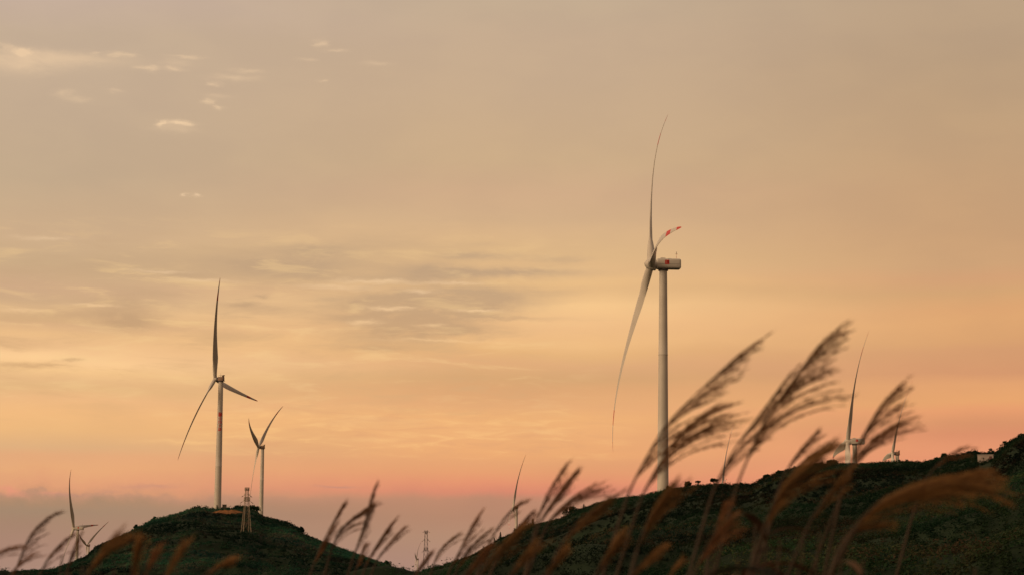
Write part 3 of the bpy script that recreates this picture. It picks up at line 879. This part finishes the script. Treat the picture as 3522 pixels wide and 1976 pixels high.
conifer(1668, 1892, 18, 730, 'lowest leaning conifer sapling on the ridge edge', 16, -.8, .4)

def shrub(px, py, wpx, hpx, D, label, seed, flat=False, ls=.32, name='shrub', grp='shrubs standing out on the skyline', dark=1.0):
    b_ = at(px, py, D); s = D / FPX
    b_ = Vector((b_.x, b_.y, z_all(b_.x, b_.y)))
    H = at(px, py - hpx, D).z - b_.z
    w = wpx * s / 2
    root = empty(name, b_, label, 'shrub', grp)
    rng = np.random.default_rng(seed)
    cents, rads = [], []
    mb = MB()
    nc = 9
    for k in range(nc):
        a_ = rng.uniform(0, 6.283); f_ = math.sqrt((k + .5) / nc)
        zz = H * (rng.uniform(.78, .95) if flat else rng.uniform(.45, .9) * (1 - .35 * f_))
        c = (math.cos(a_) * w * .75 * f_, math.sin(a_) * w * .75 * f_, zz)
        cents.append(c); rads.append(w * rng.uniform(.26, .42) * (.7 if flat else 1))
        mb.tube([(0, 0, -.2), (c[0] * .35, c[1] * .35, zz * .5), (c[0], c[1], zz)], [.05 + .015 * w, .04 + .01 * w, .02], 5)
    mb.build('trunk', M_BARK, root)
    if not flat:
        cents.append((0, 0, H * .45)); rads.append(w * .6)
        for q in range(5):
            cents.append((rng.uniform(-.8, .8) * w, rng.uniform(-.8, .8) * w, H * rng.uniform(.1, .35))); rads.append(w * rng.uniform(.3, .5))
    v, f_, c = leaf_cloud(cents, rads, 60, (ls * .6, ls * 1.3), seed, dark)
    mesh_np('crown', v, f_, M_VEG, root, cols=c)
    return root
SHR = [
 (1962, 1768, 66, 30, 665, 'broad dark bush with spiky edge on the ridge left of the short spruce', False),
 (1815, 1824, 90, 28, 712, 'dense dark bush around the foot of the tallest spruce', False),
 (1784, 1830, 44, 22, 716, 'leafy bush at the foot of the slim far turbine', False),
 (2366, 1668, 26, 20, 585, 'rounded shrub on the ridge right of the largest turbine', False),
 (2400, 1666, 20, 14, 582, 'small umbrella shaped shrub on the ridge beside the rounded shrub', True),
 (2460, 1664, 44, 18, 578, 'widest flat topped shrub on the ridge near the lone thin blade', True),
 (2300, 1680, 18, 14, 596, 'twiggy little shrub just right of the largest turbine tower', False),
 (2549, 1664, 14, 9, 566, 'low shrub on the level stretch of ridge right of the lone thin blade', False),
 (2640, 1640, 36, 11, 556, 'bush on the step where the right ridge begins to climb', False),
 (2680, 1625, 24, 10, 552, 'ragged shrub just above the step of the right ridge', False),
 (2863, 1596, 46, 18, 524, 'round dark bush under the drooping blade of the red marked turbine', False),
 (3119, 1584, 14, 12, 502, 'small twiggy shrub on the crest right of the rightmost turbine', False),
 (3092, 1584, 18, 9, 504, 'low shrub hugging the crest beside the rightmost turbine', False),
 (3248, 1572, 40, 26, 486, 'open branched shrub on the crest left of the small house', False),
 (3222, 1578, 26, 14, 489, 'drooping shrub below the open branched one on the crest', False),
 (3352, 1552, 30, 16, 478, 'bush on the crest straight above the small house', False),
 (3406, 1556, 34, 24, 470, 'tall dark bushes behind the right end of the small house', False),
 (3470, 1530, 60, 22, 448, 'bush on the shoulder of the mound at the right edge', False),
 (3510, 1510, 60, 24, 444, 'bush crowning the mound at the right edge of the photo', False),
 (862, 1776, 62, 40, 1400, 'large dark thicket on top of the left hill between pylon and far turbine', False),
 (826, 1762, 60, 26, 1404, 'thicket just left of the pylon head on the left hill', False),
 (690, 1752, 70, 14, 1405, 'flat dark bushes left of the lettered turbine', False),
 (530, 1786, 22, 18, 1380, 'dark bush jutting from the upper left slope of the left hill', False),
 (505, 1800, 18, 12, 1372, 'lower small bush beside the one jutting from the left slope', False),
 (468, 1812, 20, 14, 1355, 'bush halfway down the left slope of the left hill', False),
 (1035, 1818, 26, 14, 1375, 'bush on the brow of the right slope of the left hill', False),
 (1325, 1946, 42, 20, 1240, 'rounded bush near the right foot of the left hill', False),
]
for i_, (px, py, w_, h_, D_, lb, fl) in enumerate(SHR):
    shrub(px, py, w_, h_, D_, lb, 100 + i_, fl, ls=.0008 * D_)

# ---------------------------------------------------------------- small built things on the hills
HD, hb = ground_at(3392, 1586, 330, 475)
hzv = z_all(hb.x, hb.y)
hrot = Matrix.Rotation(R(-18), 3, 'Z')
hs_ = 500 / FPX
hz = hb.z
root = empty('house', Vector((hb.x, hb.y, hz - 1.35)), 'small pale house half hidden behind scrub on the crest of the right hill', 'house')
mb = MB(); mb.box((0, 0, 1.25), (2.9, 2.4, 2.5), hrot); wl = mb.build('wall', M_WALL, root)
mb = MB(); mb.box((0, 0, 2.57), (3.05, 2.55, .14), hrot); mb.build('roof', M_ROOF, root, bevel=.04, seg=1)
mb = MB(); mb.box(hrot @ Vector((.95, -1.212, 1.95)), (.62, .04, .8), hrot); wn_ = mb.build('window', M_ROOF, wl)
mb = MB(); mb.box(hrot @ Vector((.95, -1.24, 1.95)), (.5, .03, .68), hrot); mb.build('pane', M_PANE, wl)

def post(px, py, D, w, h, label, seed):
    p_ = at(px, py, D); z0 = z_all(p_.x, p_.y)
    root = empty('marker_post', Vector((p_.x, p_.y, min(z0, p_.z - .5))), label, 'marker post')
    top = p_.z - root.location.z
    mb = MB(); mb.bar((0, 0, 0), (0, 0, top), w * .3); mb.build('pole', M_CAB, root)
    mb = MB(); mb.box((0, -.05, top), (w, .1, h)); mb.build('plate', M_POST, root)
post(690, 1760, 1375, 1.0, 1.6, 'tiny white marker post on the slope below the lettered turbine', 1)
post(3428, 1573, 468, .35, .28, 'tiny white marker board right of the small house', 2)
cb = at(772, 1741, 1372)
root = empty('transformer_cabinet', Vector((cb.x, cb.y, z_all(cb.x, cb.y))), 'small dark transformer cabinet at the foot of the lettered turbine', 'cabinet')
mb = MB(); mb.box((0, 0, 1.4), (2.4, 1.6, 2.4)); mb.build('body', M_CAB, root, bevel=.05, seg=1)
mb = MB(); mb.box((0, 0, 2.7), (2.7, 1.9, .18)); mb.build('lid', M_DARK, root)

# ---------------------------------------------------------------- plume grass in the foreground
def catmull(P, n):
    P = [np.array(p, float) for p in P]
    P = [2 * P[0] - P[1]] + P + [2 * P[-1] - P[-2]]
    out = []
    segs = len(P) - 3
    for t in np.linspace(0, segs, n):
        i_ = min(int(t), segs - 1); u = t - i_
        p0, p1_, p2, p3 = P[i_:i_ + 4]
        out.append(.5 * ((2 * p1_) + (-p0 + p2) * u + (2 * p0 - 5 * p1_ + 4 * p2 - p3) * u * u + (-p0 + 3 * p1_ - 3 * p2 + p3) * u ** 3))
    return np.array(out)
ROTN = np.array(ROT)
def plume(pts, D, n, L, angs, label, seed, t0=.25, tone=1.0, dens=1.0, stretch=2.05, cut=.80, group='plume grasses in the foreground'):
    rng = np.random.default_rng(seed)
    s = D / FPX
    ax = catmull(pts, 60)                               # px
    P = np.stack([(ax[:, 0] - CX) * s, -(ax[:, 1] - CY) * s, np.zeros(60)], -1)   # picture-plane metres at distance D
    P[:, 2] = np.cumsum(rng.normal(size=60) * .0008)
    def world(q):
        q = np.asarray(q, float)
        return (q + np.array([0, 0, -D])) @ ROTN.T + np.array(CAM)
    low = Vector(world(P[0]))
    tang = Vector(world(P[1])) - Vector(world(P[0])); tang.normalize()
    bx, by = low.x - .22 * abs(low.z) * (tang.x / max(tang.z, .35)) * .8, low.y + rng.uniform(-.12, .12)
    bzv = gz(bx, by, z_ground)
    base = Vector((bx, by, bzv))
    root = empty('plume_reed', base, label, 'plume reed', group)
    root['kind'] = 'thing'
    # stem: from the ground, bending into the plume axis
    g = np.array(base); l = np.array(low); T = np.array(tang)
    c1 = g + np.array([0, 0, (l[2] - g[2]) * .45]); c2 = l - T * (l[2] - g[2]) * .35
    stem = [((1 - u) ** 3) * g + 3 * u * (1 - u) ** 2 * c1 + 3 * u * u * (1 - u) * c2 + u ** 3 * l for u in np.linspace(0, 1, 14)][:-1]
    Wp = world(P[:int(60 * cut) + 2])
    stem += [w for w in Wp[::4]]
    rad = np.interp(np.linspace(0, 1, len(stem)), [0, .5, .75, 1], [.0032, .0022, .0013, .0003])
    mb = MB(); mb.tube([Vector(p) - base for p in stem], list(rad), 6)
    mb.build('stem', M_STEM, root, smooth_=True)
    V, F_, K = [], [], []
    nv = 0
    hue = np.array([.232, .108, .045]) * tone if tone <= 1 else np.array([.205, .108, .038]) * tone * .88
    Ls = L * s * stretch
    n = int(n * 1.0)
    for k in range(n):
        v0 = (k + rng.random()) / n
        t = t0 + (cut - t0) * v0
        i_ = int(t * 58)
        o0 = P[i_]
        tg = P[min(i_ + 3, 59)] - P[max(i_ - 2, 0)]; tg /= np.linalg.norm(tg)
        a_t = math.atan2(tg[1], tg[0])
        a_w = R(angs[0] + (angs[1] - angs[0]) * (.15 + .7 * v0) + rng.normal() * 3.2)
        a_i = a_t - (.16 + rng.normal() * .06) * (1 - .6 * v0)          # leaves the axis at once, the topmost ones along it
        a_w = min(a_w + R(9) * v0, a_i)
        ll = Ls * rng.uniform(.72, 1.12) * (1.12 - .72 * v0)
        m_ = 16
        pts_ = [o0]
        zdir = rng.normal() * .1
        bend = rng.uniform(.85, 1.15)
        for q in range(m_):
            u = (q + .5) / m_
            an = a_i + (a_w - a_i) * u ** bend - .05 * u * u
            d = np.array([math.cos(an), math.sin(an), zdir * (1 - .5 * u)])
            pts_.append(pts_[-1] + d / np.linalg.norm(d) * ll / m_)
        pts_ = np.array(pts_)
        # rachis as a thin three-sided tube
        Wr = world(pts_) - np.array(base)
        # spikelets with silky hairs
        step = .0030 / dens
        ns_ = max(8, int(ll / step))
        us = rng.uniform(.06, 1.0, ns_) * m_
        ii = np.clip(us.astype(int), 0, m_ - 1); fr_ = (us - ii)[:, None]
        c0 = Wr[ii] * (1 - fr_) + Wr[ii + 1] * fr_
        dr = Wr[ii + 1] - Wr[ii]; dr /= np.linalg.norm(dr, axis=1, keepdims=True)
        tone_k = rng.uniform(.7, 1.3)
        for kind, cnt, ln, wd, spread in (('spk', 1, .0066, .0014, .16), ('hair', 2, .0120, .00045, .16)):
            for _ in range(cnt):
                dd = dr + rng.normal(size=dr.shape) * spread
                dd /= np.linalg.norm(dd, axis=1, keepdims=True)
                sd = np.cross(dd, rng.normal(size=dr.shape)); sd /= np.linalg.norm(sd, axis=1, keepdims=True)
                l_ = ln * rng.uniform(.7, 1.3, (ns_, 1))
                v = np.stack([c0, c0 + dd * l_ * .5 + sd * wd * .5, c0 + dd * l_, c0 + dd * l_ * .5 - sd * wd * .5], 1).reshape(-1, 3)
                V.append(v); F_.append(np.arange(len(v)).reshape(-1, 4) + nv); nv += len(v)
                kc = hue * (1.0 if kind == 'spk' else 1.35) * tone_k
                K.append(np.repeat(kc[None] * rng.uniform(.7, 1.3, (ns_, 1)), 4, 0))
        # rachis
        sdv = np.cross(np.gradient(Wr, axis=0), rng.normal(size=3)); sdv /= np.linalg.norm(sdv, axis=1, keepdims=True) + 1e-9
        sd2 = np.cross(np.gradient(Wr, axis=0), sdv); sd2 /= np.linalg.norm(sd2, axis=1, keepdims=True) + 1e-9
        w_ = np.linspace(.0006, .00025, m_ + 1)[:, None]
        ring = np.stack([Wr + sdv * w_, Wr - sdv * w_ * .5 + sd2 * w_ * .87, Wr - sdv * w_ * .5 - sd2 * w_ * .87], 1).reshape(-1, 3)
        fcs_ = [(q * 3 + e, q * 3 + (e + 1) % 3, q * 3 + 3 + (e + 1) % 3, q * 3 + 3 + e) for q in range(m_) for e in range(3)]
        V.append(ring); F_.append(np.array(fcs_) + nv); nv += len(ring)
        K.append(np.repeat(hue[None] * .8, len(ring), 0))
    mesh_np('plume', np.concatenate(V), np.concatenate(F_), M_PLUME, root, cols=np.concatenate(K))
    return root
# points, distance, racemes, raceme length px, raceme angles, label, start, tone
PL = [
 ([(2130, 1790), (2165, 1690), (2215, 1590), (2300, 1450), (2450, 1300), (2560, 1200), (2630, 1150)], 3.2, 34, 165, (2, 30), 'tall brown plume crossing the largest turbine tower, tip bending right', .22, .9),
 ([(2180, 1790), (2215, 1690), (2270, 1590), (2330, 1500), (2410, 1430)], 3.3, 24, 210, (2, 28), 'shorter plume in front of the largest turbine tower, below the tall one', .22, .85),
 ([(2500, 1800), (2530, 1690), (2575, 1570), (2640, 1430), (2740, 1290), (2830, 1170), (2890, 1120)], 3.1, 38, 185, (2, 32), 'tallest plume in the photo, between the largest and red marked turbines', .3, .85),
 ([(2430, 1760), (2470, 1650), (2530, 1540), (2610, 1430), (2690, 1320), (2745, 1240)], 3.2, 24, 120, (25, 48), 'narrow dark plume pressed against the tallest one from its left', .15, .75),
 ([(2640, 1790), (2690, 1650), (2740, 1560), (2800, 1495)], 3.4, 13, 80, (25, 45), 'small upper plume tip left of the red marked turbine', .4, .9),
 ([(2650, 1800), (2710, 1650), (2760, 1585), (2810, 1545)], 3.5, 12, 90, (12, 32), 'small lower plume tip left of the red marked turbine', .4, .95),
 ([(2880, 1760), (2910, 1640), (2960, 1510), (3030, 1390), (3085, 1340)], 3.3, 22, 130, (12, 40), 'plume rising between the two right hand turbines', .3, 1.0),
 ([(2870, 1760), (2910, 1650), (2960, 1560), (3010, 1505), (3060, 1470)], 3.4, 18, 130, (5, 28), 'lower spreading plume in front of the red marked turbine nacelle', .3, 1.0),
 ([(1825, 1880), (1845, 1800), (1875, 1710), (1920, 1630), (1955, 1580)], 3.8, 14, 70, (42, 62), 'left upright spray of the plume clump above the middle of the ridge', .3, .95),
 ([(1830, 1890), (1855, 1800), (1905, 1715), (1950, 1655), (1990, 1605)], 3.7, 26, 70, (38, 58), 'thick dark middle spray of the plume clump above the middle of the ridge', .25, .75),
 ([(1850, 1880), (1890, 1790), (1945, 1730), (2010, 1680)], 3.8, 18, 110, (2, 26), 'right drooping spray of the plume clump above the middle of the ridge', .25, .95),
 ([(1665, 1910), (1690, 1855), (1720, 1800), (1755, 1755), (1785, 1735)], 4.2, 12, 55, (28, 48), 'blurred plume in front of the slim far turbine hub', .3, .9),
 ([(1720, 1900), (1745, 1855), (1780, 1815), (1805, 1785)], 4.2, 11, 60, (28, 50), 'plume crossing the tower of the slim far turbine', .3, 1.0),
 ([(1530, 2010), (1550, 1955), (1582, 1890), (1615, 1820), (1640, 1780)], 4.3, 15, 65, (42, 60), 'slender plume right of the lone pylon with split tip', .25, .95),
 ([(1555, 2010), (1575, 1950), (1610, 1890), (1650, 1850)], 4.3, 11, 75, (18, 40), 'faint side plume leaning right over the foot of the right hill', .25, 1.05),
 ([(1470, 2010), (1490, 1945), (1510, 1895), (1550, 1855)], 4.6, 8, 60, (20, 42), 'faintest wispy plume just right of the lone pylon', .35, 1.1),
 ([(1050, 2030), (1075, 1950), (1110, 1865), (1145, 1795), (1172, 1745)], 4.4, 20, 65, (50, 66), 'left brown plume of the clump on the right slope of the left hill', .25, .8),
 ([(1105, 2030), (1125, 1940), (1150, 1860), (1175, 1815), (1225, 1770), (1280, 1738)], 4.4, 20, 75, (8, 35), 'plume whose bent tip crosses the tallest spike of the middle clump', .3, .75),
 ([(1180, 2030), (1210, 1930), (1245, 1825), (1268, 1740), (1286, 1680)], 4.3, 20, 55, (64, 80), 'sharp dark spike like plume, tallest of the clump beside the left hill', .3, .6),
 ([(1230, 2030), (1260, 1940), (1300, 1865), (1340, 1805)], 4.4, 20, 65, (42, 58), 'broad plume on the right of the clump beside the left hill', .25, .85),
 ([(1260, 2020), (1295, 1930), (1330, 1875), (1352, 1850)], 4.5, 10, 60, (34, 52), 'lower right side plume of the clump beside the left hill', .35, .95),
 ([(1205, 2020), (1230, 1940), (1245, 1890)], 4.5, 8, 36, (62, 82), 'short stub plume between the spike and the broad plume', .4, .85),
 ([(1405, 2020), (1430, 1970), (1470, 1912)], 4.4, 14, 45, (42, 60), 'small brown plume across the base of the lone pylon', .3, .75),
 ([(15, 2030), (45, 1980), (78, 1895), (110, 1830), (155, 1785), (195, 1766)], 4.2, 18, 50, (18, 32), 'dark hooked plume arching right at the far left edge', .3, .65),
 ([(110, 2030), (135, 1980), (168, 1915), (205, 1870), (225, 1856)], 4.3, 13, 50, (22, 46), 'middle leaning plume in front of the far left turbine', .3, .9),
 ([(215, 2020), (233, 1955), (252, 1890), (272, 1845)], 4.3, 12, 42, (48, 62), 'dark straight plume crossing the far left turbine tower', .3, .75),
 ([(10, 2030), (30, 1985), (52, 1950), (75, 1930)], 4.0, 9, 60, (8, 40), 'short soft plume at the foot of the hooked one', .3, 1.0),
 ([(-80, 2010), (-60, 1960), (-35, 1920), (0, 1898)], 3.6, 8, 90, (-12, 6), 'wispy plume entering from the left edge', .3, 1.0),
 ([(265, 2040), (290, 1985), (330, 1915), (380, 1850)], 2.7, 22, 110, (18, 48), 'blurred orange brown plume lying along the left slope of the left hill', .2, 1.25),
 ([(448, 2060), (455, 1990), (463, 1920), (470, 1870)], 2.6, 24, 70, (68, 86), 'upright blurred orange plume standing before the left hill', .2, 1.35),
 ([(480, 2040), (495, 1985), (508, 1930)], 2.8, 12, 70, (48, 66), 'faint brown plume just right of the upright orange one', .3, 1.0),
 ([(545, 2050), (570, 1980), (600, 1915)], 2.6, 20, 80, (52, 70), 'blurred leaning brown plume in front of the middle of the left hill', .25, 1.1),
 ([(660, 2050), (700, 1985), (745, 1945), (785, 1925)], 2.9, 22, 55, (8, 24), 'curled tan plume below the pylon of the left hill', .25, 1.4),
 ([(2870, 1940), (2930, 1825), (3000, 1745), (3090, 1690), (3210, 1652), (3400, 1638)], 2.6, 58, 255, (-26, 6), 'largest orange plume sweeping right across the right hill', .2, 1.35),
 ([(2880, 1930), (2950, 1810), (3050, 1730), (3150, 1700)], 2.7, 20, 190, (-16, 6), 'drooping lower plume beneath the largest orange plume', .25, 1.15),
 ([(2590, 1920), (2630, 1810), (2670, 1705), (2720, 1645), (2770, 1615)], 2.7, 34, 170, (8, 42), 'broad orange plume below the small plume tips on the right hill', .2, 1.25),
 ([(2180, 1930), (2205, 1850), (2240, 1765), (2290, 1705)], 2.8, 28, 120, (28, 56), 'orange brown plume at the foot of the largest turbine', .2, 1.25),
 ([(2010, 2060), (2045, 1980), (2085, 1900), (2120, 1850)], 2.9, 22, 80, (40, 60), 'brown plume low in the middle of the right hill', .25, 1.15),
 ([(1880, 2000), (1925, 1880), (1990, 1800), (2080, 1725), (2130, 1690)], 3.0, 24, 85, (26, 46), 'long brown plume leaning along the ridge toward the largest turbine', .25, 1.05),
 ([(1600, 2050), (1645, 1980), (1705, 1895), (1760, 1845), (1820, 1800)], 2.9, 24, 90, (30, 50), 'long reddish plume over the lower end of the right hill', .2, 1.1),
 ([(1700, 2060), (1760, 1960), (1810, 1890)], 2.8, 16, 90, (35, 55), 'blurred brown plume beneath the tallest spruce', .25, 1.1),
 ([(2120, 2060), (2165, 1985), (2225, 1925), (2260, 1895)], 2.8, 18, 70, (30, 50), 'orange plume at the bottom edge below the largest turbine', .25, 1.25),
 ([(2260, 2060), (2295, 1990), (2325, 1945)], 3.0, 10, 45, (45, 65), 'short brown plume at the bottom edge right of the orange one', .3, 1.1),
 ([(2360, 2040), (2405, 1930), (2450, 1850), (2490, 1810)], 2.8, 20, 90, (20, 46), 'dim brown plume in the dark hollow of the right hill', .25, .95),
 ([(2740, 1900), (2795, 1780), (2855, 1690), (2895, 1640)], 2.9, 20, 85, (30, 56), 'brown plume below the tower of the red marked turbine', .25, 1.1),
 ([(3130, 1800), (3180, 1660), (3250, 1570), (3330, 1530)], 3.6, 7, 70, (0, 14), 'faint thin plume above the crest near the small house', .45, 1.0),
 ([(2850, 1980), (2890, 1870), (2940, 1825), (2990, 1808)], 2.7, 14, 90, (-16, 8), 'low drooping plume under the largest orange plume', .3, 1.1),
 ([(1550, 2040), (1590, 1985), (1635, 1925), (1665, 1885)], 3.0, 16, 65, (40, 56), 'reddish plume at the very foot of the right hill', .25, 1.0),
 ([(2440, 1900), (2465, 1810), (2485, 1745)], 3.0, 10, 50, (52, 80), 'small dim plume left of the broad orange plume', .35, .95),
 ([(1840, 2040), (1880, 1965), (1930, 1900)], 2.8, 14, 60, (40, 60), 'tan plume near the bottom middle of the right hill', .3, 1.2),
]
for i_, (pts, D_, n_, L_, an_, lb, t0_, tone_) in enumerate(PL):
    far = D_ > 4
    plume(pts, D_, n_, L_, an_, lb, 500 + i_, t0_, tone_, dens=1.35 if far else 1.0, cut=.93 if far else .80)

# ---------------------------------------------------------------- leafy weeds at the bottom edge
def weed(px, py, D, label, seed, col, n=16, ll=.10, drycol=None, ndry=0):
    rng = np.random.default_rng(seed)
    top = at(px, py, D)
    bx, by = top.x - .08, top.y + rng.uniform(-.05, .05)
    base = Vector((bx, by, gz(bx, by, z_ground)))
    root = empty('weed', base, label, 'weed', 'leafy weeds at the bottom edge')
    tp = top - base
    mid = tp * .5 + Vector((-.06, 0, 0))
    mb = MB(); mb.tube([(0, 0, -.02), tuple(mid * .6 + Vector((0, 0, 0))), tuple(mid), tuple(tp)], [.006, .0045, .0035, .0012], 6); mb.build('stem', M_STEM, root, smooth_=True)
    def leaves(name, cnt, c, lo, hi, scale):
        V, F_, K = [], [], []
        for k in range(cnt):
            u = rng.uniform(lo, hi)
            p = mid.lerp(tp, (u - .5) * 2) if u > .5 else Vector((0, 0, 0)).lerp(mid, u * 2)
            a_ = rng.uniform(0, 6.283); L = ll * scale * rng.uniform(.6, 1.25); w = L * rng.uniform(.16, .3)
            d = Vector((math.cos(a_) * .8 + .35, math.sin(a_) * .8, rng.uniform(.1, .8))).normalized()
            sd = d.cross(Vector((0, 0, 1))).normalized(); nn = sd.cross(d)
            i0 = len(V)
            for q in range(6):
                f_ = q / 5
                cen = p + d * (L * f_) - Vector((0, 0, 1)) * (L * .45 * f_ * f_)
                ww = w * math.sin(math.pi * (f_ * .9 + .06)) * .5
                V += [cen + sd * ww + nn * ww * .3, cen - nn * 0, cen - sd * ww + nn * ww * .3]
            for q in range(5):
                b_ = i0 + q * 3
                F_ += [(b_, b_ + 1, b_ + 4, b_ + 3), (b_ + 1, b_ + 2, b_ + 5, b_ + 4)]
            K += [np.array(c) * rng.uniform(.6, 1.4)] * 18
        return mesh_np(name, np.array([tuple(q) for q in V]), np.array(F_), M_VEG, root, cols=np.array(K), smooth_=True)
    leaves('foliage', n, col, .55, 1.0, 1.0)
    if ndry:
        q = leaves('dry_leaves', ndry, drycol, .75, 1.0, .62)
        q['label'] = 'dry tan leaves'
GRN, BRN, TAN = (.018, .032, .012), (.05, .026, .012), (.30, .17, .085)
WE = [
 (2600, 1800, 3.0, 'tall weed with an orange dry leaf below the broad orange plume', BRN, 10, .10, (.34, .15, .05), 2),
 (2640, 1838, 3.1, 'weed carrying the brightest tan leaf in the dark hollow', BRN, 10, .09, TAN, 3),
 (2685, 1850, 2.9, 'thin weed with pale hanging leaves right of the bright tan leaf', BRN, 9, .09, (.20, .13, .08), 3),
 (2765, 1850, 3.0, 'reddish weed with a pale pink leaf near the bottom', (.07, .024, .012), 12, .10, (.26, .14, .09), 2),
 (2820, 1830, 3.0, 'reddish brown weed leaning right beneath the brown plume', (.07, .026, .012), 12, .10, None, 0),
 (2460, 1880, 2.9, 'dark green leafy weed at the left of the hollow', GRN, 16, .11, (.12, .13, .07), 2),
 (2540, 1920, 2.7, 'low weed with small pinkish leaf tips at the bottom edge', BRN, 14, .10, (.26, .15, .10), 3),
 (2745, 1955, 2.6, 'broad leaved weed with grey green leaf at the bottom edge', (.03, .034, .018), 12, .13, (.14, .12, .07), 2),
 (2870, 1965, 2.6, 'weed with an orange leaf tip poking over the bottom edge', GRN, 10, .10, (.36, .17, .06), 2),
 (2900, 1880, 2.9, 'small brown weed with one upright tan leaf', BRN, 8, .08, (.22, .14, .08), 2),
 (2970, 1925, 2.8, 'weed with pale brown leaves right of the upright tan leaf', BRN, 9, .09, (.2, .12, .07), 3),
 (3355, 1950, 3.2, 'lone weed with a pale curled leaf in the right corner', GRN, 8, .09, (.28, .20, .10), 2),
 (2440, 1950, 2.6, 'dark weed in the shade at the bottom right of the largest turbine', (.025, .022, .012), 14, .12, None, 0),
 (215, 1908, 3.6, 'bright green leafy weed in front of the far left turbine', (.035, .075, .02), 10, .07, None, 0),
 (285, 1945, 3.0, 'dark green weed at the bottom left of the left hill', GRN, 18, .11, None, 0),
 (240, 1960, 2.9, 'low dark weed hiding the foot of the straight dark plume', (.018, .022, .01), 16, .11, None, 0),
 (610, 1955, 2.7, 'dark weed at the bottom edge beneath the leaning brown plume', GRN, 16, .10, None, 0),
 (395, 1955, 2.9, 'weed with small orange seed heads at the bottom of the left hill', BRN, 8, .06, (.34, .12, .04), 3),
]
for i_, (px, py, D_, lb, c_, n_, ll_, dc, nd) in enumerate(WE):
    weed(px, py, D_, lb, 900 + i_, c_, n_, ll_, dc, nd)
